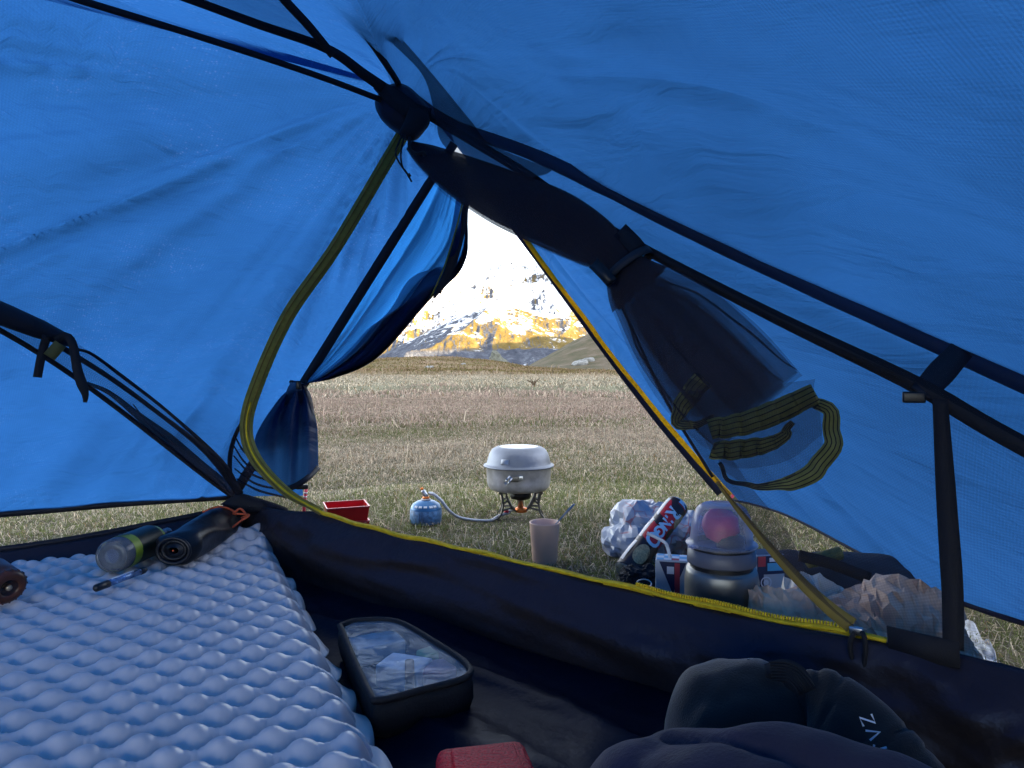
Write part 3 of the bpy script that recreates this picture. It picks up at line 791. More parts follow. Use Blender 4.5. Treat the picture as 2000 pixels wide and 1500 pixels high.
# ================================================================== INNER TENT
inner = thing('inner_tent', (.1, .6, 0), 'black mesh inner tent with bathtub floor and lime zipped door', 'tent')
sill_px = [(460, 985), (520, 991), (580, 997), (640, 1005), (800, 1050), (1000, 1095), (1200, 1144), (1400, 1190), (1600, 1229), (1730, 1253), (1875, 1282), (2000, 1312), (2200, 1365)]
sill = crom([WD(*q) for q in sill_px], 120)
sill = np.vstack([sill, V(1.28, .11, .12)[None]])
inw = V(-.61, -.79, 0)
for m_ in (M_floor, M_tub):
    for n_ in m_.node_tree.nodes:
        if n_.type == 'BSDF_PRINCIPLED': n_.inputs['Specular Tint'].default_value = (.35, .52, 1.0, 1)
# front wall of the tub
tub = []
for k, p_ in enumerate(sill):
    b_ = V(p_[0], p_[1], 0.006) + inw * 0.03
    row = []
    for j in range(22):
        t = j / 21
        q = p_ * (1 - t) + b_ * t
        q = q + inw * (0.012 * math.sin(math.pi * t) + 0.018 * float(fbm(k * .06 - t * 0.9, t * 2.2, 3, 161)) + .010 * (1 - abs(2 * float(vnoise(k * .07 + t * 1.6, t * .8, 163)))) ** 6 * math.sin(math.pi * min(1, t * 1.2)))
        row.append(q)
    tub.append(row)
tub = np.array(tub)
MB().grid(tub, uv=uvgrid(tub)).build('tub_wall', M_tub, inner, solid=0.001)
# left (foot) wall of the tub
lw = crom([V(-.60, 1.53, .12), V(-.70, 1.468, .105), V(-.944, 1.325, .082), V(-1.35, 1.10, .085), V(-1.9, .80, .09)], 60)
P = np.array([[p_ * (1 - t) + (V(p_[0] + .03, p_[1] - .05, .006)) * t + V(.006, -.008, 0) * math.sin(3.14 * t) for t in np.linspace(0, 1, 10)] for p_ in lw])
MB().grid(P, uv=uvgrid(P)).build('tub_wall', M_tub, inner, solid=0.001)
camband(lw, 0.010, M_tape, 'wall_binding', inner, 60, 0.003)
# floor sheet
a = crom([V(-.60, 1.53, 0), V(.504, .69, 0), V(1.28, .10, 0)], 130); b = crom([V(-1.9, .80, 0), V(-1.0, -.4, 0), V(-.2, -1.3, 0)], 130)
t = np.linspace(0, 1, 130)[None, :, None]; P = a[:, None] * (1 - t) + b[:, None] * t
u_ = P[..., 0] * .8 - P[..., 1] * .6; v_ = P[..., 0] * .6 + P[..., 1] * .8
crease = (1 - np.abs(2 * vnoise(v_ * 6, u_ * 1.1, 171))) ** 7 + .6 * (1 - np.abs(2 * vnoise(v_ * 11 + u_ * 3, u_ * 2.1, 175))) ** 9
P[..., 2] = 0.006 + 0.008 * fbm(v_ * 6, u_ * 2, 3, 173) + 0.014 * crease
MB().grid(P, uv=uvgrid(P)).build('floor', M_floor, inner)

# door zip: from the hub round the foot corner and along the sill
zip_px = [(787, 262), (742, 338), (652, 488), (562, 618), (503, 748), (481, 830), (497, 893), (556, 958), (628, 1000)]
zc_ = crom_arc([WD(*q) for q in zip_px], 110)
zobj = camband(zc_, [.022, .023, .024, .026, .027, .028, .026, .020, .010], M_zip, 'zip_tape', inner, 110, 0.006, arc=False)
for off in (-.0055, .0055):
    q = facing(zc_, 0.009); T_ = np.gradient(q, axis=0); sdv = np.cross(T_, q - CAMP); sdv /= np.linalg.norm(sdv, axis=1, keepdims=True)
    MB().ribbon(q + sdv * off, .0024, q - CAMP, .001).build('zip_stitch', M_zipd, zobj)
camband(zc_[70:], [.003, .004, .004], M_coil, 'zip_coil', zobj, 40, 0.011, arc=False)
scur = np.array([WD(*q) for q in [(628, 1000), (640, 1005), (720, 1028), (800, 1049), (1000, 1094), (1100, 1118), (1200, 1142), (1400, 1188), (1600, 1227), (1732, 1250)]])
sq = crom_arc(scur, 140)
sq = sq + V(0, 0, 1)[None] * (0.0012 * np.sin(np.arange(140) * .35) + .002 * vnoise(np.arange(140) * .12, 0 * np.arange(140), 181))[:, None]
so = MB().ribbon(sq, .008, inw * np.ones((140, 1)) + V(0, 0, .6), .0022).build('sill_zip', M_sillzip, inner)
MB().tube(sq + inw * .003 + V(0, 0, .0015), .0026, 6).build('zip_coil', M_coil, so)
# separate teeth where the zip stands open at the right
me_t = None
for k, i in enumerate(range(96, 134)):
    for h in (0, 0.5):
        p_ = sq[i] * (1 - h) + sq[i + 1] * h
        if me_t is None:
            me_t = bpy.data.meshes.new('tooth'); bm_ = MB().box((0, 0, 0), (.0018, .004, .004)); me_t.from_pydata(bm_.v, [], bm_.f); me_t.materials.append(M_coil)
        o = bpy.data.objects.new('zip_tooth', me_t); col.objects.link(o); o.parent = so
        o.location = tuple(p_ + V(0, 0, .0065) + inw * .001 - ROOT['inner_tent']); o.rotation_euler = (0, 0, -0.66)
# black end patch, slider and pull cord
P = np.array([[WD(px, py, -.004) for px, py in row] for row in [[(1732, 1222), (1734, 1250), (1735, 1275)], [(1800, 1238), (1802, 1266), (1802, 1292)], [(1873, 1254), (1875, 1283), (1875, 1305)]]])
MB().grid(P).build('corner_patch', M_webbing, inner, solid=0.003)
sl = WD(1672, 1232, -.008)
MB().box(sl, (.014, .006, .009), -0.66).build('zip_slider', solidmat('bright_zinc', (.6, .6, .62), .3, 1.0), inner, bevel=0.0015)
MB().tube(crom([sl + V(-.004, -.006, 0), WD(1664, 1245, -.016), WD(1660, 1265, -.017), WD(1666, 1295, -.014), WD(1670, 1318, -.012)], 20), .0028, 6).build('pull_cord', M_cord, inner)
MB().tube(crom([sl + V(.004, -.006, 0), WD(1688, 1244, -.016), WD(1690, 1270, -.016), WD(1686, 1318, -.012)], 20), .0028, 6).build('pull_cord', M_cord, inner)

# poles and seams
hub_in = HUB
L6 = [HUB + V(.03, 0, -.005), WD(1000, 322, .0), W(1100, 390, 1.04), W(1232, 472, .98), W(1500, 612, .87), W(1790, 752, .768), W(2000, 872, .71), V(.74, .53, .17), V(.97, .33, .03)]
camband(L6, [.012, .014, .014, .013, .016, .019, .019, .018, .018, .018], M_webbing, 'pole_sleeve', inner, 110, 0.004, 0.003)
MB().tube(crom_arc([q + nrm(q - CAMP) * .012 for q in L6], 90), .0045, 8).build('pole', M_pole, inner)
L1 = [HUB, W(620, 148, 1.13), W(400, 75, 1.03), W(155, 0, .94), W(-120, -85, .86), V(-1.1, .70, .93)]
camband(L1, .0095, M_webbing, 'pole_sleeve', inner, 70, 0.0, 0.004)
L2 = [HUB + V(0, -.01, .01), W(715, 148, 1.17), W(640, 96, 1.11), W(500, 46, 1.02), W(375, 0, .95), W(200, -62, .86)]
camband(L2, [.020, .016, .013, .012, .011, .010], M_webbing, 'strap', inner, 60, 0.0, 0.002)
L3 = [W(650, 108, 1.11), W(604, 52, 1.04), W(556, 0, .985), W(480, -90, .90)]
camband(L3, .0125, M_webbing, 'strap', inner, 30, 0.004, 0.002)
L4 = [HUB + V(-.005, 0, .03), W(775, 158, 1.20), W(720, 76, 1.10), W(668, 0, 1.02), W(590, -110, .93)]
camband(L4, .010, M_webbing, 'pole_sleeve', inner, 40, 0.0, 0.003)
# gear loft triangle of mesh
P = np.array([crom([W(640, 96, 1.11), W(500, 46, 1.02), W(375, 0, .95), W(200, -62, .86)], 16), crom([W(642, 96, 1.11), W(600, 52, 1.04), W(556, 0, .985), W(480, -90, .90)], 16)])
t = np.linspace(0, 1, 8)[None, :, None]; P = P[0][:, None] * (1 - t) + P[1][:, None] * t
MB().grid(P, uv=uvgrid(P)).build('gear_loft', meshmat('gear_loft_mesh', 0.42, (.018, .018, .026)), inner)

# mesh walls
zmesh = crom([WD(*q) for q in zip_px] + [WD(520, 990)], 60)
lrail = crom([HUB, W(400, 75, 1.06), W(60, -30, .93), W(-420, 150, .95), W(-420, 420, 1.0), W(-250, 520, 1.06), W(0, 640, 1.22), W(230, 800, 1.38), W(430, 955, 1.50), WD(470, 975)], 60)
t = np.linspace(0, 1, 40)[None, :, None]; P = zmesh[:, None] * (1 - t) + lrail[:, None] * t
MB().grid(P, uv=uvgrid(P)).build('mesh_wall', M_meshl, inner)
crin = crom([HUB, W(690, 0, 1.0), V(-.22, .45, .86), V(-.28, -.2, .86), V(-.35, -1.2, .7)], 70)
l6c = crom([L6[0], L6[2], L6[3], L6[4], L6[5], L6[7], L6[8], V(1.2, -.2, .06), V(1.2, -1.0, .06)], 70)
t = np.linspace(0, 1, 50)[None, :, None]; P = crin[:, None] * (1 - t) + l6c[:, None] * t
MB().grid(P, uv=uvgrid(P)).build('mesh_wall', M_mesh, inner)
edge_px = [(1228, 492), (1205, 590), (1290, 772), (1392, 930), (1480, 1042), (1560, 1132), (1620, 1188), (1664, 1222)]
rr_px = [(1236, 478), (1400, 565), (1600, 662), (1790, 752), (1836, 830), (1850, 1000), (1858, 1150), (1862, 1262)]
ed = crom([WD(*q) for q in edge_px], 60); rr = crom([WD(*q) for q in rr_px], 60)
t = np.linspace(0, 1, 50)[None, :, None]; P = ed[:, None] * (1 - t) + rr[:, None] * t
MB().grid(P, uv=uvgrid(P)).build('mesh_wall', M_mesh, inner)
e1 = ed[26:]
camband(e1, [.004, .008, .012, .014, .016, .018], M_zipd, 'zip_tape', inner, 34, 0.004, arc=False)
camband([WD(1392, 932, .01), WD(1300, 780, .01), WD(1215, 600, .01)], .004, M_tape, 'edge_binding', inner, 30, 0)
# double fold of mesh along its free edge
q2 = crom([WD(*q) for q in [(1262, 600), (1345, 760), (1450, 930), (1530, 1030), (1570, 1110), (1610, 1170), (1668, 1222)]], 40)
q1 = crom([WD(*q) for q in edge_px[1:]], 40)
t = np.linspace(0, 1, 10)[None, :, None]; P = q1[:, None] * (1 - t) + q2[:, None] * t + V(0, -.006, 0)
MB().grid(P, uv=uvgrid(P)).build('mesh_fold', M_meshend, inner)
l9a = crom([WD(*q) for q in [(1836, 780), (1850, 1000), (1860, 1150), (1862, 1268)]], 40)
l9b = crom([WD(*q) for q in [(2250, 1000), (2250, 1100), (2250, 1250), (2250, 1378)]], 40)
t = np.linspace(0, 1, 30)[None, :, None]; P = l9a[:, None] * (1 - t) + l9b[:, None] * t
MB().grid(P, uv=uvgrid(P)).build('mesh_wall', M_mesh, inner)
camband(l9a, [.014, .018, .020, .019], M_webbing, 'strap', inner, 40, 0.003, 0.002)
camband([WD(1880, 682, .05), WD(1845, 720, .03), WD(1800, 770, .0)], [.024, .028, .024], M_tape, 'hanger_strap', inner, 16, 0.003, 0.002)
MB().box(WD(1785, 776, -.004), (.022, .006, .012), -.4).build('clip', M_plastic, inner, bevel=0.002)

# hub pad
def plate(pix, d, th, name, mat, parent, bulge=0.0, bevel=0.004):
    """padded patch cut to an outline, with its own thickness"""
    C = np.array([W(px, py, d) for px, py in pix]); c0 = C.mean(0)
    C = crom(np.vstack([C, C[:1]]), 40)[:-1]
    n = len(C); rows = []
    for s, dz in ((1.0, th), (1.0, 0), (.82, -bulge * .55), (.5, -bulge * .9), (.02, -bulge)):
        rows.append([c0 + (q - c0) * s + V(0, dz, 0) for q in C])
    return MB().grid(np.array(rows), closed_v=True).build(name, mat, parent)
plate([(742, 178), (768, 163), (800, 170), (838, 212), (832, 240), (806, 268), (776, 256), (742, 228), (732, 200)], 1.215, .02, 'hub_pad', M_tub, inner, .014)
camband([W(735, 165, 1.205), W(770, 190, 1.19), W(806, 215, 1.185), W(842, 222, 1.19)], [.016, .030, .030, .016], M_webbing, 'hub_strap', inner, 20, 0, .004)
plate([(800, 208), (832, 214), (836, 238), (806, 268), (780, 262), (790, 236)], 1.185, .015, 'hub_pad', M_webbing, inner, .01)
MB().tube(crom([W(786, 262, 1.17), W(773, 296, 1.16), W(780, 318, 1.16), W(795, 338, 1.16), W(800, 345, 1.16)], 24), .0016, 6).build('zip_cord', M_cord, inner)
MB().tube(crom([W(790, 262, 1.17), W(783, 300, 1.165), W(786, 325, 1.16), W(797, 342, 1.16), W(804, 355, 1.16)], 24), .0016, 6).build('zip_cord', M_cord, inner)
MB().lathe([(.001, -.004), (.0035, 0), (.001, .004)], W(799, 343, 1.158), 8).build('cord_knot', M_cord, inner)
MB().tube(crom([W(800, 268, 1.18), W(800, 290, 1.17), W(812, 300, 1.16), W(826, 298, 1.16), W(830, 304, 1.16)], 20), .003, 6).build('zip_cord', M_cord, inner)

# rolled mesh door, tied to the pole sleeve
path = [(800, 284, 10), (832, 306, 24), (890, 342, 40), (980, 388, 54), (1080, 430, 58), (1160, 474, 50), (1208, 512, 37), (1250, 566, 66), (1310, 630, 98), (1380, 705, 112), (1450, 775, 112), (1482, 806, 110)]
ctr = crom(np.array([WD(p_[0], p_[1], -.015) for p_ in path]), 90)
hw = crom(np.array([[p_[2] / F * door_d(p_[0]), 0, 0] for p_ in path]), 90)[:, 0]
def pleats(turns, seed, spread=1.0, thick=.5, i0=0, i1=90):
    """sheet folded back and forth across the roll, gathered at the tie"""
    T_ = np.gradient(ctr, axis=0); rows = []; nper = 14; N = len(turns) - 1
    for i in range(i0, i1):
        t_ = nrm(T_[i]); vw = nrm(ctr[i] - CAMP); sd_ = nrm(np.cross(t_, vw)); nn = nrm(np.cross(sd_, t_))
        open_ = 1 - .55 * math.exp(-((i - 51) / 7.0) ** 2)
        row = []
        for k in range(N):
            a0 = turns[k] + .20 * float(vnoise(i * .05 + k * 7.3, seed, 191)) * open_; a1 = turns[k + 1] + .20 * float(vnoise(i * .05 + (k + 1) * 7.3, seed, 191)) * open_
            for m in range(nper):
                f = m / nper; g = .5 - .5 * math.cos(math.pi * f)
                x_ = a0 + (a1 - a0) * g
                dpt = (k + f) / N - .5
                bow = math.sqrt(max(0, 1 - min(1, abs(x_)) ** 2))
                rip = .30 * float(vnoise(x_ * 4.5 + k * 3.1 + i * .01, i * .03, 195)) + .15 * float(vnoise(x_ * 11 + k, i * .05, 197))
                row.append(ctr[i] + sd_ * hw[i] * x_ * spread + nn * hw[i] * thick * (dpt * 1.1 - .45 * bow + rip))
        rows.append(row)
    P_ = np.array(rows); n, m = P_.shape[:2]
    U = np.stack(np.meshgrid(np.linspace(0, .9, n), np.linspace(0, 1.4, m), indexing='ij'), 2)
    return P_, U
M_pleat = meshmat('pleated_insect_mesh', 0.35, (.050, .043, .054), per=0.0026, amt=0.12)
P_, U_ = pleats([-1.0, .92, -.72, .62, -.95, .98], 0.3); ro = MB().grid(P_, uv=U_).build('rolled_mesh_door', M_pleat, inner)
P_, U_ = pleats([-.62, .50, -.34, .70], 4.3, 1.0, .4, 0, 86); MB().grid(P_, uv=U_).build('mesh_layer', M_pleat, ro)
P_, U_ = pleats([-.97, .95, -.9, .92], 8.1, 1.0, .3, 0, 58); MB().grid(P_, uv=U_).build('mesh_layer', M_meshroll, ro)
P_, U_ = pleats([-.50, .35, -.2], 12.7, 1.0, .3, 50, 82); MB().grid(P_, uv=U_).build('mesh_layer', M_pleat, ro)
for k_, (la, lb, wd) in enumerate([(-.55, -.70, .004), (-.2, -.25, .003), (.15, .28, .0035), (.45, .66, .004), (.72, .93, .003), (-.8, -.95, .003)]):
    T_ = np.gradient(ctr, axis=0); qs = []
    for i in range(30, 88):
        t_ = nrm(T_[i]); vw = nrm(ctr[i] - CAMP); sd_ = nrm(np.cross(t_, vw)); nn = nrm(np.cross(sd_, t_))
        f = (i - 51) / 38; x_ = (la + (lb - la) * abs(f)) * (.55 + .45 * min(1, abs(f) * 3)) + .10 * float(vnoise(i * .09 + k_ * 5, k_, 199))
        qs.append(ctr[i] + sd_ * hw[i] * x_ - vw * hw[i] * .45 * math.sqrt(max(0, 1 - x_ * x_)))
    qs = np.array(qs); MB().ribbon(qs, [wd * .4, wd, wd * .8, wd, wd * .3], qs - CAMP, .0008).build('fold_crease', M_meshroll, ro)
# tie band
i = 51; t_ = nrm(np.gradient(ctr, axis=0)[i]); vw = nrm(ctr[i] - CAMP); sd_ = nrm(np.cross(t_, vw)); nn = nrm(np.cross(sd_, t_))
a_ = np.linspace(0, 2 * np.pi, 32)
ring = np.array([ctr[i] + (hw[i] * 1.22 * math.cos(q) + .006) * sd_ + hw[i] * .72 * math.sin(q) * nn for q in a_])
MB().ribbon(ring, .012, np.array([q - ctr[i] for q in ring]), .002).build('tie_strap', solidmat('grey_black_elastic', (.02, .022, .03), .6, var=.2), inner)
camband([WD(1160, 515, -.06), WD(1180, 535, -.06), WD(1196, 553, -.055)], .016, M_plastic, 'tie_toggle', inner, 8, 0, .006)
camband([WD(1212, 450, -.012), WD(1236, 474, -.016), WD(1246, 486, -.016)], .022, M_webbing, 'tie_strap', inner, 8, 0, .004)
# zip tapes round the loose end
def ztape(pix, wpx, name='loose_zip_tape', off=-.05, n=40):
    pts = [WD(q[0], q[1], off + (q[2] if len(q) > 2 else 0)) for q in pix]
    q = crom_arc(pts, n); wd = [x / F * .86 for x in wpx]
    q = q + (V(.3, -1, .4) * .0035)[None] * np.sin(np.arange(n) * .9 + pix[0][0])[:, None]
    o = camband(q, wd, M_loose, name, inner, n, 0, .0010, jit=.12, arc=False)
    for s_ in (-.36, -.12, .12, .36):
        T_ = np.gradient(q, axis=0); sdv = np.cross(T_, q - CAMP); sdv /= np.linalg.norm(sdv, axis=1, keepdims=True)
        ww = np.interp(np.linspace(0, 1, n), np.linspace(0, 1, len(wd)), wd)
        q2 = facing(q + sdv * (s_ * ww)[:, None], .0016)
        MB().ribbon(q2, .0011, q2 - CAMP, .0008).build('zip_stitch', M_tape, o)
    return o
ztape([(1388, 838), (1450, 828), (1520, 803), (1592, 768)], [38, 42, 42, 34], off=-.062)
ztape([(1588, 780), (1618, 806), (1628, 850), (1608, 900), (1560, 938), (1490, 950), (1430, 940), (1402, 905)], [20, 28, 30, 34, 26, 12, 8, 8], off=-.04)
ztape([(1392, 880), (1440, 878), (1500, 868), (1530, 852), (1545, 826)], [32, 36, 32, 24, 10], off=-.055)
ztape([(1372, 742), (1345, 775), (1322, 818), (1350, 832), (1396, 815)], [40, 40, 26, 14, 12], off=-.045, n=30)
# mesh hanging between the tapes
a = crom([WD(1400, 850, -.05), WD(1480, 835, -.05), WD(1540, 815, -.045), WD(1600, 785, -.04)], 24); b = crom([WD(1405, 915, -.04), WD(1460, 945, -.04), WD(1530, 940, -.04), WD(1610, 890, -.038)], 24)
t = np.linspace(0, 1, 14)[None, :, None]; P = a[:, None] * (1 - t) + b[:, None] * t
MB().grid(P, uv=uvgrid(P)).build('mesh_fold', M_meshend, inner)
a = crom([WD(1230, 580, -.03), WD(1300, 740, -.03), WD(1330, 800, -.03)], 24); b = crom([WD(1310, 640, -.03), WD(1370, 760, -.03), WD(1400, 830, -.03)], 24)
t = np.linspace(0, 1, 14)[None, :, None]; P = a[:, None] * (1 - t) + b[:, None] * t
MB().grid(P, uv=uvgrid(P)).build('mesh_fold', M_meshend, inner)

a = crom([WD(1330, 760, -.075), WD(1420, 770, -.08), WD(1520, 750, -.08), WD(1590, 740, -.07)], 24); b = crom([WD(1385, 880, -.07), WD(1440, 915, -.075), WD(1530, 900, -.075), WD(1610, 850, -.065)], 24)
t = np.linspace(0, 1, 14)[None, :, None]; P = a[:, None] * (1 - t) + b[:, None] * t + (V(.2, -1, 0) * .004)[None, None] * np.sin(t * 8 + np.linspace(0, 9, 24)[:, None, None])
MB().grid(P, uv=uvgrid(P)).build('mesh_fold', M_mesh, inner)
# slack mesh below the ridge by the hub
a = crom([W(684, 0, 1.03), W(760, 78, 1.10), W(826, 148, 1.15), W(850, 225, 1.16), W(872, 290, 1.14), W(1000, 372, 1.08)], 50)
b = crom([W(700, 0, 1.03), W(778, 68, 1.10), W(842, 140, 1.15), W(920, 235, 1.13), W(960, 280, 1.11), W(1080, 330, 1.04)], 50)
t = np.linspace(0, 1, 14)[None, :, None]; P = a[:, None] * (1 - t) + b[:, None] * t
P = P + V(0, .01, 0) * np.sin(t * 9)
MB().grid(P, uv=uvgrid(P)).build('slack_mesh', M_meshroll, inner)

# foot corner: pole leg, gathered mesh and straps
PL = [W(462, 975, 1.515), W(400, 930, 1.48), W(230, 798, 1.38), W(110, 712, 1.29), W(0, 645, 1.21), W(-160, 560, 1.10), W(-420, 470, .95), V(-1.12, .78, .68), V(-1.30, .68, .84), V(-1.46, .62, .93)]
camband(PL, [.010, .009, .009, .009, .009], M_webbing, 'pole_sleeve', inner, 70, 0, .004)
MB().tube(crom_arc([q + nrm(q - CAMP) * .012 for q in PL], 60), .0042, 8).build('pole', M_pole, inner)
U1 = [W(474, 962, 1.515), W(440, 905, 1.49), W(330, 806, 1.43), W(250, 742, 1.39), W(180, 690, 1.34), W(128, 656, 1.30), W(60, 622, 1.25), W(0, 596, 1.20), W(-160, 530, 1.09)]
pl = crom_arc(PL[:6], 60); u1 = crom_arc(U1, 60)
t = np.linspace(0, 1, 16)[None, :, None]; P = pl[:, None] * (1 - t) + u1[:, None] * t
P = P + (V(.3, -1, .3) * 0.006)[None, None] * (np.sin(t * 16 + np.linspace(0, 3, 60)[:, None, None]))
MB().grid(P, uv=uvgrid(P)).build('gathered_mesh', meshmat('gathered_foot_mesh', .36, (.012, .013, .03)), inner)
def strand(pix, d0, d1, wd, mat=M_tape):
    n_ = len(pix); pts = [W(q[0], q[1], d0 + (d1 - d0) * k / (n_ - 1)) for k, q in enumerate(pix)]
    camband(pts, wd, mat, 'gathered_strand', inner, 40, .004, .002)
strand([(466, 955), (430, 898), (330, 806), (240, 736), (180, 692), (150, 682)], 1.51, 1.31, [.010, .008, .006, .007, .005])
strand([(470, 965), (400, 880), (300, 800), (215, 738), (120, 678)], 1.51, 1.29, [.014, .012, .008, .009, .010])
strand([(468, 970), (400, 915), (330, 858), (270, 812), (215, 768), (170, 748)], 1.51, 1.34, [.020, .018, .022, .012, .006], M_meshroll)
strand([(440, 950), (360, 880), (300, 838), (260, 790)], 1.50, 1.38, [.003, .002, .002])
mb = MB(); q = crom_arc([W(140, 668, 1.285), W(100, 652, 1.265), W(40, 628, 1.22), W(0, 612, 1.19), W(-140, 560, 1.10), W(-420, 460, .945), V(-1.14, .775, .69), V(-1.31, .675, .85), V(-1.45, .62, .93)], 60)
mb.tube(q, np.interp(np.linspace(0, 1, 60), [0, .05, .2, .5, 1], [.010, .017, .023, .026, .012]), 14).build('rolled_mesh_window', M_tape, inner)
camband([W(92, 655, 1.25), W(82, 690, 1.25), W(73, 737, 1.25)], .0135, M_webbing, 'tie_strap', inner, 14, .01, .002)
camband([W(108, 664, 1.26), W(128, 656, 1.25), W(142, 672, 1.25), W(152, 725, 1.25), W(166, 768, 1.25), W(166, 786, 1.25)], [.010, .013, .014, .015, .017, .006], M_webbing, 'tie_strap', inner, 24, .012, .002)
camband([W(118, 672, 1.25), W(96, 697, 1.25)], .020, solidmat('olive_tag', (.10, .10, .03), .7), 'tie_tag', inner, 6, .008, .002)
# black piping curve and patch at the foot corner
camband([WD(492, 795, .01), WD(462, 845, .01), WD(449, 895, .0), WD(455, 945, 0), WD(485, 985, 0)], [.004, .008, .010, .008, .006], M_webbing, 'door_piping', inner, 36, .004, .002)
for k, pix in enumerate([[(458, 850), (475, 880), (505, 905)], [(456, 870), (480, 905), (520, 930)], [(456, 890), (490, 925), (545, 945)], [(458, 915), (500, 945), (560, 958)], [(462, 935), (505, 958), (560, 972)]]):
    camband([WD(*q) for q in pix], [.003, .005, .004], M_meshroll, 'gathered_strand', inner, 16, .002, .001)
a = crom([WD(455, 880), WD(452, 930), WD(470, 975), WD(520, 992)], 24); b = crom([WD(490, 870), WD(510, 920), WD(560, 965), WD(630, 1003)], 24)
t = np.linspace(0, 1, 14)[None, :, None]; P = a[:, None] * (1 - t) + b[:, None] * t
MB().grid(P, uv=uvgrid(P)).build('corner_mesh', meshmat('corner_mesh_cloth', .30, (.02, .022, .04)), inner)
plate([(430, 985), (462, 966), (500, 974), (560, 996), (520, 1004), (470, 1000)], 1.50, .01, 'corner_patch', M_webbing, inner, .008)

# ================================================================== THINGS INSIDE THE TENT
# ---- sleeping mat
MZ = 0.072
m_ax, w_ax, M0 = V(.42, -.907, 0), V(-.907, -.42, 0), V(-.508, 1.507, 0)
M_mat = solidmat('blue_grey_coated_mat', (.64, .575, .555), 0.30, var=0.05, vscale=6, bump=0.0008, bscale=45, spec=0.5)
M_matedge = solidmat('mat_weld_flange', (.72, .63, .57), 0.45, var=0.08, vscale=20)
mat_t = thing('sleeping_mat', M0 + m_ax * .8 + w_ax * .3, 'quilted pale blue inflatable sleeping mat across the tent floor', 'sleeping mat')
na, nb = 520, 300
LA, WB = 1.55, 0.60
aa = np.linspace(0, LA, na); bb = np.linspace(0, WB, nb)
AA, BB = np.meshgrid(aa, bb, indexing='ij')
PA, PB, DL = 0.0365, 0.046, 0.0060           # row pitch, cell pitch, swing of the weld lines
AAw = AA + 0.0020 * vnoise(AA * 11, BB * 11, 200) + .004 * vnoise(AA * 3, BB * 3, 201)
BBw = BB + 0.0025 * vnoise(AA * 10 + 4, BB * 10, 203) + .005 * vnoise(AA * 3, BB * 3 + 7, 204)
def wline(k, b):
    c_ = np.cos(2 * np.pi * b / PB + np.pi * k)
    return k * PA + DL * np.sign(c_) * np.abs(c_) ** 0.8
k0_ = np.floor(AAw / PA)
k0_ = np.where(AAw < wline(k0_, BBw), k0_ - 1, k0_); k0_ = np.where(AAw >= wline(k0_ + 1, BBw), k0_ + 1, k0_)
lo_, hi_ = wline(k0_, BBw), wline(k0_ + 1, BBw)
wd_ = hi_ - lo_; ff_ = np.clip((AAw - lo_) / wd_, 0, 1)
cell = np.sin(np.pi * ff_) ** 0.72
hgt = 0.0088 + 0.0082 * np.clip((wd_ - PA + 2 * DL) / (4 * DL), 0, 1)
near_ = np.minimum(AAw - lo_, hi_ - AAw)
# pinch creases fanning from the weld points
pin = np.exp(-((wd_ - (PA - 2 * DL)) / .006) ** 2)
ray_ = np.abs(np.sin(2 * np.pi * (BBw / PB) * 4 + k0_ * 2.1 + 3 * fbm(AA * 30, BB * 30, 2, 207))) ** .7 * pin * .0036 * np.exp(-(near_ / .011) ** 2)
z = MZ - 0.0165 + cell * hgt + .002 * pin * cell - ray_ + 0.0010 * fbm(AA * 30, BB * 30, 3, 210) + .002 * fbm(AA * 5, BB * 5, 2, 212)
edge = np.minimum.reduce([AA, BB, WB - BB]); rnd = np.clip(edge / 0.035, 0, 1)
z = z - 0.050 * (1 - np.sqrt(np.clip(1 - (1 - rnd) ** 2, 0, 1)))
# crushed up against the foot wall
z = z + 0.030 * sstep(.16, 0.0, AA) * sstep(.30, .05, BB) 
P = M0 + AA[..., None] * m_ax + BB[..., None] * w_ax
scal = 0.005 * np.cos(AA / PA * np.pi) * np.exp(-BB / 0.02)
P = P + scal[..., None] * -w_ax
P[..., 2] = np.maximum(z, 0.012)
o = fast_mesh('cushion', P.reshape(-1, 3) - ROOT['sleeping_mat'], grid_faces(na, nb), M_mat); o.parent = mat_t
# weld flange in scallops along the right edge
k = 0
s = 0.20
while s < 1.30:
    ln = 0.07 + 0.045 * random.random()
    c0 = M0 + m_ax * s - w_ax * -0.004
    pts = []
    n_ = 12
    rows = []
    for i in range(n_):
        t_ = i / (n_ - 1); q = M0 + m_ax * (s + ln * t_)
        out_ = 0.004 + 0.012 * math.sin(math.pi * t_) ** .6
        rows.append([q + w_ax * .012 + V(0, 0, .034), q - w_ax * out_ * .5 + V(0, 0, .034 - .004), q - w_ax * out_ + V(0, 0, .026 + .006 * math.sin(t_ * 5 + k))])
    MB().grid(np.array(rows)).build('edge_flange', M_matedge, mat_t, solid=.0012)
    s += ln * 0.96; k += 1
def on_mat(px, py, up=0.0): return G(px, py, MZ + up)

def axis_frame(p0, p1, up=V(0, 0, 1)):
    z_ = nrm(p1 - p0); x_ = nrm(np.cross(up, z_)); y_ = np.cross(z_, x_)
    return np.stack([x_, y_, z_], 1)
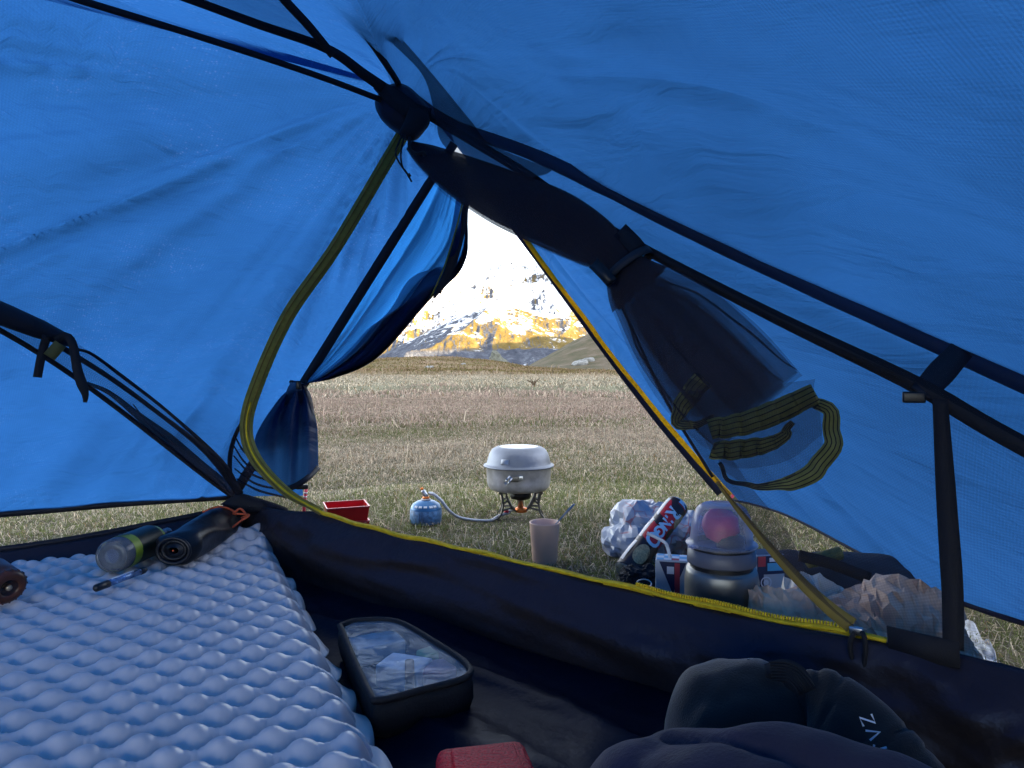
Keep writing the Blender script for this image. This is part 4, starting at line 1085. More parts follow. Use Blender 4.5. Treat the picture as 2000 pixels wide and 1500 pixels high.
# ---- clear plastic bottle with green label
p0, p1 = on_mat(216, 1088, .030), on_mat(312, 1048, .026)
Ax = axis_frame(p0, p1); L_ = np.linalg.norm(p1 - p0)
M_clear = solidmat('clear_plastic', (.85, .88, .93), 0.12, var=0, trans=0.85, ior=1.25, spec=.5)
M_lbl_d = solidmat('dark_green_label', (.010, .020, .016), .35, var=.3, vscale=60)
M_lbl_l = solidmat('lime_label', (.30, .36, .03), .4, var=.2, vscale=80)
bt = thing('spray_bottle', V(p0[0], p0[1], MZ), 'small clear bottle with dark green and lime label on the mat', 'bottle')
RB = 0.0285
MB().lathe([(.012, .004), (RB * .9, 0), (RB, .006), (RB, L_ * .18)], p0, 36, Ax, True, False).build('clear_base', M_clear, bt)
MB().lathe([(RB * .6, .004), (RB * .78, .003), (RB * .8, .008)], p0, 32, Ax, True, False).build('base_dish', solidmat('frosted_base', (.30, .36, .50), .3, var=.2, vscale=70), bt)
lb = MB().lathe([(RB + .0006, L_ * .16), (RB + .0006, L_ * .30)], p0, 36, Ax, False, False).build('label_band', M_lbl_l, bt)
MB().lathe([(RB + .0005, L_ * .30), (RB + .0005, L_ * .76)], p0, 36, Ax, False, False).build('label', M_lbl_d, bt)
MB().lathe([(RB + .0006, L_ * .76), (RB * .9, L_ * .84)], p0, 36, Ax, False, False).build('label_band', M_lbl_l, bt)
MB().lathe([(RB * .88, L_ * .84), (RB * .52, L_ * .96), (RB * .40, L_ * 1.02), (RB * .40, L_ * 1.18), (RB * .2, L_ * 1.2)], p0, 28, Ax, False, True).build('neck', M_clear, bt)
MB().lathe([(RB * .26, L_ * 1.02), (RB * .26, L_ * 1.19)], p0, 20, Ax).build('nozzle', solidmat('mauve_nozzle', (.22, .06, .10), .4), bt)
for k, (al, an, sz) in enumerate([(.20, 2.2, .006), (.25, 2.35, .004), (.22, 1.9, .004)]):
    c_ = p0 + Ax @ V((RB + .0012) * math.cos(an - .6), (RB + .0012) * math.sin(an - .6), L_ * al)
    MB().lathe([(sz * .55, 0), (sz, .0004), (sz * .55, .0004)], c_, 14, axis_frame(c_, c_ + (c_ - (p0 + Ax[:, 2] * L_ * al))), False, False).build('label_mark', M_lbl_d, lb)

# ---- rolled black stuff sack with orange cord
p0, p1 = on_mat(338, 1076, .026), on_mat(462, 1003, .030)
Ax = axis_frame(p0, p1); L_ = np.linalg.norm(p1 - p0)
M_sack = solidmat('black_sack_nylon', (.006, .007, .012), .38, var=.3, vscale=40, bump=.002, bscale=35)
M_orange = solidmat('orange_cord', (.62, .10, .03), .6, var=.2, vscale=200)
sk = thing('stuff_sack', V(p0[0], p0[1], MZ), 'rolled black stuff sack with thin orange drawcord on the mat', 'stuff sack')
n_, m_ = 40, 36; rows = []
for i in range(n_):
    t_ = i / (n_ - 1); a_ = np.linspace(0, 2 * np.pi, m_, endpoint=False)
    r_ = .036 * (min(1, (t_ * 14 + .05) ** .5)) * (1 - .30 * max(0, t_ - .55) / .45) * (1 - .65 * sstep(.9, 1.02, t_))
    rr2 = r_ * (1 + .10 * np.sin(a_ * 3 + t_ * 5) + .22 * vnoise(np.cos(a_) * 1.8 + 4, np.sin(a_) * 1.8 + t_ * 4, 221))
    rows.append(p0 + (np.stack([rr2 * np.cos(a_) * 1.12, rr2 * np.sin(a_) * .85, np.full(m_, t_ * L_)], 1)) @ Ax.T)
MB().grid(np.array(rows), closed_v=True).build('sack_body', M_sack, sk)
e0 = p0 + Ax[:, 2] * -.001
for k, rad_ in enumerate((.012, .020, .028)):
    a_ = np.linspace(0, 2 * np.pi, 28)
    MB().tube([e0 + Ax @ V(rad_ * math.cos(q), rad_ * .8 * math.sin(q), .010 - .004 * k) for q in a_], .0035, 6, False).build('rolled_fold', M_sack, sk)
MB().lathe([(.001, -.003), (.0022, 0), (.001, .002)], e0 + Ax @ V(0, 0, .002), 8, Ax).build('cord_end', M_orange, sk)
for pts in ([W(396, 1000, 1.44), W(425, 990, 1.46), W(450, 995, 1.47), W(462, 1006, 1.46)], [W(455, 1003, 1.45), W(486, 1006, 1.44), W(470, 1018, 1.43), W(452, 1032, 1.42), W(438, 1052, 1.40)], [W(458, 1000, 1.45), W(470, 994, 1.46), W(480, 1006, 1.45), W(472, 1012, 1.44)]):
    MB().tube(crom(pts, 24), .0022, 6).build('drawcord', M_orange, sk)

# ---- pen
p0, p1 = on_mat(184, 1150, .010), on_mat(286, 1112, .010)
Ax = axis_frame(p0, p1); L_ = np.linalg.norm(p1 - p0)
pn = thing('marker_pen', V(p0[0], p0[1], MZ), 'slim blue and silver marker pen with black cap on the mat', 'pen')
MB().lathe([(.003, 0), (.0058, .003), (.0060, L_ * .25)], p0, 16, Ax).build('cap', M_plastic, pn)
MB().lathe([(.0052, L_ * .25), (.0052, L_ * .86)], p0, 16, Ax).build('barrel', solidmat('blue_silver_barrel', (.16, .26, .45), .25, .5, var=.5, vscale=160), pn)
MB().lathe([(.0054, L_ * .86), (.0054, L_ * .95), (.003, L_)], p0, 16, Ax).build('end_plug', M_plastic, pn)
MB().box(p0 + Ax @ V(0, .0056, L_ * .52), (.003, .001, L_ * .42), rot=Matrix(Ax.tolist())).build('white_print', solidmat('white_print', (.75, .77, .8), .5), pn)

# ---- brown ridged cap at the frame edge
p0 = on_mat(20, 1150, .024); rd_ = thing('ridged_cap', V(p0[0], p0[1], MZ), 'reddish brown ridged round cap with pale centre on the mat', 'cap')
p1 = p0 + V(-.05, .03, .012); Ax = axis_frame(p0, p1)
M_rust = solidmat('rust_brown_plastic', (.085, .026, .012), .35, var=.25, vscale=40)
MB().lathe([(.012, .003), (.015, 0), (.022, .002), (.0255, .007), (.0255, .012), (.0235, .016), (.0255, .021), (.0255, .06)], p0, 40, Ax, False, True).build('body', M_rust, rd_)
MB().lathe([(.0005, .005), (.012, .005), (.0135, .003)], p0, 28, Ax, True, False).build('lens', solidmat('dark_lens', (.03, .012, .008), .2, var=.2), rd_)
MB().lathe([(.001, .001), (.0038, .002), (.0045, .005)], p0, 16, Ax).build('bulb', solidmat('brass_bulb', (.45, .36, .25), .3, .4), rd_)
for k in range(18):
    a_ = k / 18 * 6.283
    MB().box(p0 + Ax @ V(.0250 * math.cos(a_), .0250 * math.sin(a_), .0095), (.0035, .0025, .007), rot=Matrix(Ax.tolist()) @ Matrix.Rotation(a_, 3, 'Z')).build('ridge', M_rust, rd_, bevel=.001)

# ---- clear topped pouch
PH_Z = .052
top = [G(px_, py_, PH_Z) for px_, py_ in [(664, 1222), (700, 1212), (775, 1214), (850, 1255), (912, 1298), (908, 1324), (830, 1346), (742, 1368), (722, 1354), (690, 1285)]]
ring_t = crom(np.vstack([top, top[:1]]), 61)[:-1]; c0 = ring_t.mean(0)
M_blk = solidmat('black_padded_nylon', (.006, .006, .008), .7, var=.3, vscale=90, bump=.0008, bscale=300)
po = thing('wash_pouch', V(c0[0], c0[1], 0.01), 'black zipped pouch with clear window top on the dark floor', 'pouch')
rows = []
for s_, z_ in ((.96, .051), (1.0, .050), (1.035, .040), (1.04, .024), (.99, .010), (.5, .009), (.02, .009)):
    rows.append([V(c0[0] + (q[0] - c0[0]) * s_, c0[1] + (q[1] - c0[1]) * s_, z_ + .002 * math.sin(i * .9) * (z_ < .06)) for i, q in enumerate(ring_t)])
MB().grid(np.array(rows), closed_v=True).build('body', M_blk, po)
MB().tube(np.vstack([ring_t, ring_t[:1]]) + V(0, 0, .0), .0042, 8, False).build('rim', M_blk, po)
n_ = len(ring_t); rows = []
for s_ in np.linspace(1.0, .02, 16):
    row = []
    for q in ring_t:
        p_ = c0 + (q - c0) * s_
        p_ = V(p_[0], p_[1], .0515 - .005 * (1 - s_ * s_) + .011 * float(fbm(p_[0] * 22, p_[1] * 22, 2, 231)) * (1 - s_ ** 4))
        row.append(p_)
    rows.append(row)
M_win, nt, out = newmat('creased_clear_vinyl')
gl = nd(nt, 'ShaderNodeBsdfGlossy'); gl.inputs['Roughness'].default_value = .16; gl.inputs['Color'].default_value = (.75, .85, 1, 1)
tp = nd(nt, 'ShaderNodeBsdfTransparent'); tp.inputs['Color'].default_value = (.92, .94, .97, 1)
df = nd(nt, 'ShaderNodeBsdfDiffuse'); df.inputs['Color'].default_value = (.55, .62, .68, 1)
bnv = nd(nt, 'ShaderNodeBump'); setin(bnv, Strength=.7, Distance=.006); nt.links.new(noise_fac(nt, 26, 3, .55, 'Object', 1.5), bnv.inputs['Height']); nt.links.new(bnv.outputs[0], gl.inputs['Normal'])
m1 = nd(nt, 'ShaderNodeMixShader'); m1.inputs[0].default_value = .22; nt.links.new(tp.outputs[0], m1.inputs[1]); nt.links.new(df.outputs[0], m1.inputs[2])
m2 = nd(nt, 'ShaderNodeMixShader'); m2.inputs[0].default_value = .045; nt.links.new(m1.outputs[0], m2.inputs[1]); nt.links.new(gl.outputs[0], m2.inputs[2]); nt.links.new(m2.outputs[0], out.inputs[0])
MB().grid(np.array(rows), closed_v=True).build('clear_window', M_win, po)
for k, (px, py, sx_, sy_, sz_, cc, rz_, lab, nm) in enumerate([
        (735, 1255, .07, .05, .030, (.60, .62, .62), .5, 'grey white box inside the clear topped pouch', 'packet'),
        (790, 1305, .060, .045, .034, (.85, .86, .86), -.35, 'white packet in the middle of the clear topped pouch', 'packet'),
        (858, 1305, .045, .035, .030, (.75, .36, .38), .3, 'pinkish packet at the right end of the clear pouch', 'packet'),
        (840, 1285, .030, .025, .036, (.20, .42, .20), .7, 'small green packet inside the clear topped pouch', 'packet'),
        (800, 1320, .012, .04, .040, (.36, .20, .10), .15, 'thin brown stick inside the clear topped pouch', 'stick')]):
    g = G(px, py, .03); z0 = .0102; sz_ *= .85
    o = MB().box((g[0], g[1], z0 + sz_ / 2), (sx_, sy_, sz_), rz_).build(nm, solidmat('packet_%d' % k, cc, .5, var=.25, vscale=60), None, smooth=False, bevel=.003)
    tag(o, lab, nm)

# ---- red hard case at the bottom edge
M_red = solidmat('red_pebbled_plastic', (.80, .016, .032), .55, var=.25, vscale=330, bump=.003, bscale=330, spec=.22)
rc = thing('red_case', V(-.02, .60, .01), 'red pebbled hard plastic case near the bottom of the picture', 'case')
Mz = Matrix.Rotation(R(12), 3, 'Z')
MB().box((-.018, .625, .036), (.086, .125, .050), rot=Mz).build('lid', M_red, rc, bevel=.010)
MB().box((-.018, .625, .0645 - .002), (.060, .095, .004), rot=Mz).build('lid_panel', M_red, rc, bevel=.002)

# ---- black padded garment and navy fleece
M_soft = solidmat('black_softshell', (.013, .0115, .0105), .85, var=.12, vscale=14, bump=.0006, bscale=500, sheen=.25)
M_soft2 = solidmat('black_softshell_panel', (.007, .006, .0065), .8, var=.15, vscale=14, bump=.0006, bscale=500, sheen=.2)
M_rib = solidmat('black_ribbed_binding', (.009, .009, .012), .7, var=.3, vscale=80)
M_fleece = solidmat('navy_fleece', (.015, .013, .034), .95, var=.2, vscale=30, bump=.0008, bscale=300, sheen=.08)
gm = thing('softshell_bundle', V(.27, .66, .008), 'black padded softshell garment bundle with ribbed binding and white letters', 'garment')
def lump(c, rad, mat, name, parent, seed, exp=1.0, dent=None, amp=.06, zmin=.008):
    n_, m_ = 44, 64
    th = np.linspace(0.01, np.pi - .01, n_); ph = np.linspace(0, 2 * np.pi, m_, endpoint=False)
    T_, PH_ = np.meshgrid(th, ph, indexing='ij')
    d = np.stack([np.sin(T_) * np.cos(PH_), np.sin(T_) * np.sin(PH_), np.cos(T_)], 2)
    r_ = 1 + amp * 2 * fbm(d[..., 0] * 1.4 + seed, d[..., 1] * 1.4 + d[..., 2] * 1.1, 3, 240 + seed)
    q = np.sign(d) * np.abs(d) ** exp * r_[..., None] * np.asarray(rad) + np.asarray(c)
    q[..., 2] = np.maximum(q[..., 2], zmin)
    return MB().grid(q, closed_v=True).build(name, mat, parent)
lump(W(1475, 1450, .70) + V(0, .02, -.035), (.082, .075, .105), M_soft, 'padded_panel', gm, 2, .9, amp=.07)
# folded second panel: a bent thick pad
rows = []
spine = crom([W(1520, 1318, .705), W(1590, 1318, .69), W(1660, 1350, .67), W(1740, 1415, .645), W(1800, 1480, .62), W(1860, 1560, .60)], 50)
for i, p_ in enumerate(spine):
    t_ = i / 49; a_ = np.linspace(0, 2 * np.pi, 40, endpoint=False)
    T_ = nrm(np.gradient(spine, axis=0)[i]); vw = nrm(p_ - CAMP); sd_ = nrm(np.cross(T_, vw)); nn = nrm(np.cross(sd_, T_))
    wd = (.012 + .058 * sstep(0, .30, t_)) ; th_ = .010 + .030 * sstep(0, .5, t_)
    f = 1 + .10 * vnoise(np.cos(a_) * 1.5, np.sin(a_) * 1.5 + t_ * 5, 251) - .10 * (1 - np.abs(2 * vnoise(t_ * 9 + .4 * np.cos(a_), np.sin(a_) * .7, 253))) ** 5
    rows.append(p_ + (wd * f * np.cos(a_))[:, None] * sd_ + (th_ * f * np.sin(a_))[:, None] * nn - sd_ * wd * .85)
pad2 = MB().grid(np.array(rows), closed_v=True).build('folded_panel', M_soft2, gm)
bq = [W(1496, 1310, .69), W(1540, 1312, .675), W(1565, 1332, .665), W(1577, 1352, .66)]
bo = camband(bq, [.012, .020, .022, .016], M_rib, 'ribbed_binding', gm, 24, .004, .004)
for k in range(7):
    off = (k - 3) * .0026
    q = facing(crom_arc(bq, 20), .0075); T_ = np.gradient(q, axis=0); sdv = np.cross(T_, q - CAMP); sdv /= np.linalg.norm(sdv, axis=1, keepdims=True)
    MB().tube(q[2:-1] + sdv[2:-1] * off, .0009, 5).build('rib', M_rib, bo)
# white letters on the folded panel
def text_mesh(txt, size, shear=0.0):
    cu = bpy.data.curves.new('lettering', 'FONT'); cu.body = txt; cu.size = size; cu.extrude = 0.0; cu.shear = shear
    cu.align_x = 'CENTER'; cu.align_y = 'CENTER'; cu.resolution_u = 3; cu.offset = size * .035
    ob = bpy.data.objects.new('lettering', cu); col.objects.link(ob)
    dg = bpy.context.evaluated_depsgraph_get(); me = bpy.data.meshes.new_from_object(ob.evaluated_get(dg))
    vs_ = np.array([tuple(v.co) for v in me.vertices]); fs_ = [tuple(p_.vertices) for p_ in me.polygons]
    bpy.data.objects.remove(ob); bpy.data.meshes.remove(me); return vs_, fs_
M_white = solidmat('white_print_letters', (.70, .74, .80), .6, var=.05)
def poly_letters(strokes, org, ex, ey, lift, th, name, mat, parent):
    mb = MB()
    for st in strokes:
        q = np.array([org + ex * x_ + ey * y_ for x_, y_ in st]); q = q + lift
        mb.ribbon(q, th, q - CAMP, .0006)
    return mb.build(name, mat, parent, smooth=False)
pc = W(1706, 1432, .575); vw = nrm(CAMP - pc)
ex = nrm(W(1722, 1470, .585) - W(1698, 1418, .585)); ey = nrm(np.cross(vw, ex)); s_ = .0095
for ch, off, st in (('Z', -.0115, [[(-.4, .5), (.4, .5), (-.4, -.5), (.4, -.5)]]), ('A', .0005, [[(-.45, -.5), (0, .5), (.45, -.5)]]), ('J', .0120, [[(.2, .5), (.2, -.3), (0, -.5), (-.3, -.35)]])):
    poly_letters([[(x_ * s_, y_ * s_) for x_, y_ in q] for q in st], pc + ex * off, ex, ey, vw * .0, .0016, 'letter', M_white, pad2)
# navy fleece heap in front
fl_ = thing('fleece_jacket', V(.18, .50, .008), 'dark navy fleece heaped along the bottom right edge', 'garment')
rows = []
prof = [(1140, 1560, .56), (1180, 1492, .56), (1215, 1462, .56), (1300, 1442, .555), (1400, 1432, .545), (1500, 1437, .535), (1600, 1455, .525), (1700, 1482, .515), (1780, 1512, .505), (1900, 1570, .50)]
ridge = crom([W(*q) for q in prof], 80)
for i, p_ in enumerate(ridge):
    row = []
    for t_ in np.linspace(0, 1, 30):
        dy = .05 - t_ * .24; zz = p_[2] * (1 - ((t_ - .2) / .8 if t_ > .2 else (t_ - .2) / .22) ** 2 * (.55 if t_ > .2 else .35)) 
        zz += (.020 * float(fbm(p_[0] * 9 + t_ * 2, t_ * 3 + p_[0] * 5, 3, 261)) - .012 * (1 - abs(2 * float(vnoise(p_[0] * 14 - t_ * 2.5, t_ * 1.5, 263)))) ** 6) * float(sstep(0.02, .2, t_))
        row.append(V(p_[0], p_[1] + dy, max(.01, zz)))
    rows.append(row)
P = np.array(rows)
MB().grid(P, uv=uvgrid(P)).build('fleece_body', M_fleece, fl_, solid=.004)

# ================================================================== THINGS OUTSIDE THE DOOR
def gz(x, y): return float(terrain_z(V(x), V(y))[0])
M_alu = solidmat('scuffed_aluminium', (.50, .48, .49), .40, .55, var=.28, vscale=30, bump=.0004, bscale=120)
M_lid = solidmat('oxidised_aluminium_lid', (.20, .215, .25), .50, .75, var=.12, vscale=30, bump=.0004, bscale=120)
M_alub = solidmat('brushed_steel', (.42, .43, .45), .30, 1.0, var=.2, vscale=30)
M_steel = solidmat('dull_stove_steel', (.16, .15, .14), .42, .9, var=.35, vscale=50)
M_burn = solidmat('burner_black', (.018, .017, .016), .5, .5, var=.3, vscale=60)
M_orangep = solidmat('orange_anodised', (.75, .20, .04), .35, .6, var=.15)
# ---- stove
SX, SY = .024, 2.03; SZ = gz(SX, SY) + .004
st_t = thing('camp_stove', (SX, SY, SZ), 'folding remote canister camp stove standing under the pot', 'camp stove')
MB().lathe([(.012, .010), (.017, .012), (.017, .022), (.013, .024)], (SX + .002, SY, SZ), 24).build('base_ring', M_orangep, st_t)
MB().lathe([(.0085, .022), (.0085, .046), (.013, .050)], (SX, SY, SZ), 20).build('mixing_tube', M_alub, st_t)
bh = MB().lathe([(.014, .046), (.027, .050), (.030, .056), (.030, .068), (.024, .070), (.022, .066), (.004, .066)], (SX, SY, SZ), 32).build('burner_head', M_burn, st_t)
for k in range(12):
    a_ = k / 12 * 6.283
    MB().lathe([(.0016, 0), (.0016, .003)], (SX + .026 * math.cos(a_), SY + .026 * math.sin(a_), SZ + .068), 6).build('burner_port', M_alub, bh)
for k, a_ in enumerate((.55, 2.6, 3.75, 5.75)):
    c_, s_ = math.cos(a_), math.sin(a_)
    def pt(r_, z_): return V(SX + r_ * c_, SY + r_ * s_, SZ + z_)
    side_ = V(-s_, c_, 0) * .0009
    lg = MB()
    for poly in ([(.014, .014), (.030, .026), (.044, .048), (.050, .070), (.072, .0725)], [(.072, .0725), (.064, .066), (.058, .040), (.064, .014), (.078, -.003)], [(.044, .048), (.058, .040)], [(.030, .026), (.060, .022)]):
        q = np.array([pt(*r_) for r_ in poly]); lg.ribbon(q, .0055, np.broadcast_to(V(-s_, c_, 0), q.shape), .0018)
    lg.build('leg', M_steel, st_t, smooth=False)
MB().lathe([(.003, 0), (.006, .002), (.006, .010), (.003, .012)], (SX - .034, SY - .012, SZ + .014), 14, axis_frame(V(0, 0, 0), V(-1, -.3, .2))).build('valve_knob', solidmat('red_knob', (.55, .02, .04), .4), st_t)
MB().tube([(SX - .005, SY, SZ + .017), (SX - .034, SY - .012, SZ + .016)], .003, 8).build('valve_stem', M_alub, st_t)
# canister
CX, CY = (832 - 1000) / F * 1.955, 1.955; CZ = gz(CX, CY) + .003
hose = crom([V(SX - .030, SY - .010, SZ + .012), V(SX - .06, SY - .03, SZ + .006), W(955, 1017, 1.965), W(905, 1013, 1.95), W(880, 1000, 1.94), W(862, 978, 1.94), W(848, 966, 1.945), W(838, 963, 1.955)], 60)
hs_o = MB().tube(hose, .0042, 10).build('hose', solidmat('braided_steel_hose', (.40, .42, .47), .38, .7, var=.3, vscale=500, bump=.0006, bscale=900), st_t)
ct = thing('gas_canister', (CX, CY, CZ), 'small blue screw top gas canister joined to the stove hose', 'gas canister')
M_can = solidmat('blue_painted_steel', (.045, .17, .36), .3, .15, var=.15, vscale=30)
cb = MB().lathe([(.036, 0), (.0415, .002), (.0425, .006), (.0425, .040), (.0415, .043), (.036, .053), (.024, .060), (.014, .063)], (CX, CY, CZ), 48).build('body', M_can, ct)
MB().lathe([(.0428, .006), (.0432, .0065), (.0432, .0375), (.0428, .038)], (CX, CY, CZ), 48, None, False, False).build('label_wrap', solidmat('grey_blue_label', (.10, .22, .40), .45, var=.5, vscale=120), ct)
for k, an in enumerate((-2.2, -1.85, -1.5, -1.1, -.8)):
    c_ = V(CX + .0385 * math.cos(an), CY + .0385 * math.sin(an), CZ + .0495)
    MB().box(c_, (.009, .003, .006), rot=Matrix.Rotation(an + math.pi / 2, 3, 'Z') @ Matrix.Rotation(-.7, 3, 'X')).build('printed_mark', M_white, cb, smooth=False)
MB().box((CX - .012, CY - .0424, CZ + .022), (.0006, .002, .024), 0).build('label_seam', M_plastic, cb, smooth=False)
MB().lathe([(.013, .062), (.013, .066), (.010, .067)], (CX, CY, CZ), 20).build('collar', solidmat('pale_collar', (.6, .5, .45), .4), ct)
MB().lathe([(.0095, .066), (.0095, .071), (.006, .073)], (CX, CY, CZ), 18).build('valve_ring', M_orangep, ct)
MB().lathe([(.006, 0), (.0065, .004), (.0065, .020), (.004, .023)], (CX + .002, CY, CZ + .070), 16, axis_frame(V(0, 0, 0), V(-.45, 0, .8))).build('screw_fitting', M_alub, ct)
MB().lathe([(.004, .022), (.004, .030)], (CX + .002, CY, CZ + .070), 12, axis_frame(V(0, 0, 0), V(-.45, 0, .8))).build('fitting_tip', M_orangep, ct)

# ---- pot
PZ = SZ + .0745; PX, PY = .019, 2.03
pt_t = thing('cooking_pot', (PX, PY, PZ), 'dented aluminium camping pot with domed lid on the stove', 'pot')
po_ = MB().lathe([(.002, 0), (.070, 0), (.080, .003), (.087, .012), (.090, .026), (.091, .064), (.094, .067)], (PX, PY, PZ), 64, None, True, False).build('pot_body', M_alu, pt_t)
tl = Matrix.Rotation(R(-2.2), 3, 'Y')
ld = MB().lathe([(.0965, .0665), (.0995, .0665), (.1000, .069), (.0990, .0715), (.0925, .072), (.0905, .076), (.0885, .086), (.083, .103), (.075, .115), (.064, .121), (.058, .1222), (.056, .1213), (.002, .1213)], (PX, PY, PZ), 64, None, False, True).build('lid', M_lid, pt_t)
MB().lathe([(.055, .1222), (.002, .1226)], (PX, PY, PZ), 40, None, False, True).build('lid_top', solidmat('pale_alu', (.62, .62, .62), .55, .8, var=.25, vscale=60), ld)  # flat top disc in a paler alu than the lid sides
an = -2.02
c_ = V(PX + .088 * math.cos(an), PY + .088 * math.sin(an), PZ + .088)
MB().box(c_, (.022, .003, .014), rot=Matrix.Rotation(an + math.pi / 2, 3, 'Z') @ Matrix.Rotation(-.25, 3, 'X')).build('handle_bracket', M_alub, ld, bevel=.001)
an = -1.72
c_ = V(PX + .0925 * math.cos(an), PY + .0925 * math.sin(an), PZ + .044)
MB().box(c_, (.026, .007, .016), an + math.pi / 2).build('handle_bracket', M_steel, pt_t, bevel=.0015)
MB().box(c_ + V(.018, -.001, .002), (.014, .004, .013), an + math.pi / 2).build('handle_bracket', M_alub, pt_t, bevel=.001)
h0 = c_ + V(-.008, -.006, .006); h1 = W(986, 946, 1.925)
hq = np.array([h0, h0 * .5 + h1 * .5 + V(0, -.004, .001), h1])
hd = MB(); sdv = nrm(np.cross(nrm(h1 - h0), hq[1] - CAMP))
for off in (-.0045, .0045): hd.ribbon(crom(hq, 10) + sdv * off, .0035, crom(hq, 10) - CAMP, .002)
hd.ribbon(np.array([h1 - nrm(h1 - h0) * .006, h1]), .0125, np.array([h1 - CAMP] * 2), .002); hd.ribbon(np.array([h0, h0 + nrm(h1 - h0) * .005]), .0125, np.array([h1 - CAMP] * 2), .002)
hd.build('handle', M_alub, pt_t, smooth=False)

# ---- mug with coffee, and a spoon
UX, UY = (1064 - 1000) / F * 1.56, 1.56; UZ = gz(UX, UY) + .002
mg = thing('mug', (UX, UY, UZ), 'pinkish beige plastic cup of coffee on the grass', 'cup')
M_mug = solidmat('pink_beige_plastic', (.90, .57, .41), .5, var=.06, vscale=20)
MB().lathe([(.002, .001), (.0245, 0), (.0265, .003), (.0330, .088), (.0338, .090), (.0328, .0915), (.0312, .090), (.0300, .070), (.002, .069)], (UX, UY, UZ), 48).build('cup_body', M_mug, mg)
MB().lathe([(.0299, .0715), (.0005, .0718)], (UX, UY, UZ), 40, None, False, True).build('coffee', solidmat('coffee_surface', (.06, .022, .014), .45, var=.2, spec=.15), mg)
sp_t = thing('spoon', (UX + .022, UY, UZ + .07), 'thin metal spoon standing in the beige cup', 'spoon')
s0 = V(UX + .012, UY, UZ + .073); s1 = W(1122, 984, 1.58)
q = crom([s0, s0 * .45 + s1 * .55, s1], 20)
MB().ribbon(q, [.004, .003, .004, .006, .004], q - CAMP, .0014).build('spoon_handle', M_alub, sp_t)

# ---- red stacked trays
M_redp = solidmat('red_glossy_plastic', (.55, .006, .012), .28, var=.08)
M_redp2 = solidmat('red_glossy_plastic_edge', (.62, .04, .07), .28, var=.08)
rx_, ry_ = (676 - 1000) / F * 1.83, 1.83; rz0 = gz(rx_, ry_) + .002
for k, (z_, lab) in enumerate([(0, 'lower red plastic tray behind the lime zip'), (.036, 'upper open red plastic tray stacked on another red tray')]):
    tr_ = thing('plastic_tray', (rx_, ry_, rz0 + z_), lab, 'tray', 'stacked red trays')
    ang_ = R(20); Mz = np.array(Matrix.Rotation(ang_, 3, 'Z')); hx, hy, h_ = .052, .046, .044
    def rect(s_, z2): return [V(rx_, ry_, rz0 + z_ + z2) + Mz @ V(a * (hx * s_), b * (hy * s_), 0) for a, b in ((-1, -1), (1, -1), (1, 1), (-1, 1))]
    mb = MB().grid(np.array([rect(.02, .002), rect(.90, .0), rect(1.0, h_), rect(.975, h_), rect(.88, .004), rect(.02, .004)]), closed_v=True)
    mb.build('tray_body', M_redp, tr_, smooth=False, bevel=.0015)
    mb = MB(); rc_ = rect(1.015, h_ - .002); rc2 = rect(1.03, h_ + .0015); rc3 = rect(.97, h_ + .0015)
    MB().grid(np.array([rc_, rc2, rc3]), closed_v=True).build('tray_rim', M_redp2, tr_, smooth=False)

# ---- crumpled plastic bag
def crumple(c, rad, seed, mat, name, parent, freq=2.2, amp=.35, n_=60, m_=84, zmin=None, rg=.42, sm=False):
    th = np.linspace(0.01, np.pi - .01, n_); ph = np.linspace(0, 2 * np.pi, m_, endpoint=False)
    T_, PH_ = np.meshgrid(th, ph, indexing='ij')
    d = np.stack([np.sin(T_) * np.cos(PH_), np.sin(T_) * np.sin(PH_), np.cos(T_)], 2)
    a1 = fbm(d[..., 0] * freq + seed, d[..., 1] * freq + d[..., 2] * freq * .8, 3, 270 + seed)
    a2 = ridged(d[..., 0] * freq * 1.6 + seed, d[..., 1] * freq * 1.6 - d[..., 2] * freq * 1.2, 4, 280 + seed) - .9
    q = d * (1 + amp * a1 + amp * rg * a2)[..., None] * np.asarray(rad) + np.asarray(c)
    if zmin is not None: q[..., 2] = np.maximum(q[..., 2], zmin)
    return MB().grid(q, closed_v=True).build(name, mat, parent, smooth=sm)
M_bag, nt, out = newmat('printed_thin_plastic')
pb = nd(nt, 'ShaderNodeBsdfPrincipled'); setin(pb, Roughness=.3); nt.links.new(pb.outputs[0], out.inputs[0])
vo = nd(nt, 'ShaderNodeTexVoronoi', feature='DISTANCE_TO_EDGE'); vo.inputs['Scale'].default_value = 34
tc = nd(nt, 'ShaderNodeTexCoord'); nt.links.new(tc.outputs['Object'], vo.inputs['Vector'])
fz = noise_fac(nt, 14, 3)
c1 = ramp(nt, vo.outputs['Distance'], [(0.02, (.42, .14, .15)), (0.07, (.40, .40, .45))])
c2 = ramp(nt, fz, [(.4, (.28, .32, .40)), (.62, (.45, .43, .46))])
mxc = nd(nt, 'ShaderNodeMix', data_type='RGBA'); mr = nd(nt, 'ShaderNodeMapRange'); setin(mr, From_Min=.47, From_Max=.55); nt.links.new(noise_fac(nt, 9, 2), mr.inputs[0])
nt.links.new(mr.outputs[0], mxc.inputs[0]); nt.links.new(c2, mxc.inputs[6]); nt.links.new(c1, mxc.inputs[7]); nt.links.new(mxc.outputs[2], pb.inputs['Base Color'])
pb.inputs['Specular IOR Level'].default_value = .6
g = G(1262, 1085); gzv = gz(g[0], g[1])
bg_t = thing('plastic_bag', (g[0], g[1], gzv), 'crumpled pale plastic bag with red print behind the biscuit tube', 'bag')
crumple(g + V(.02, .07, .040), (.088, .10, .070), 3, M_bag, 'bag_body', bg_t, freq=1.6, rg=.30, n_=22, m_=34, zmin=gzv + .001)
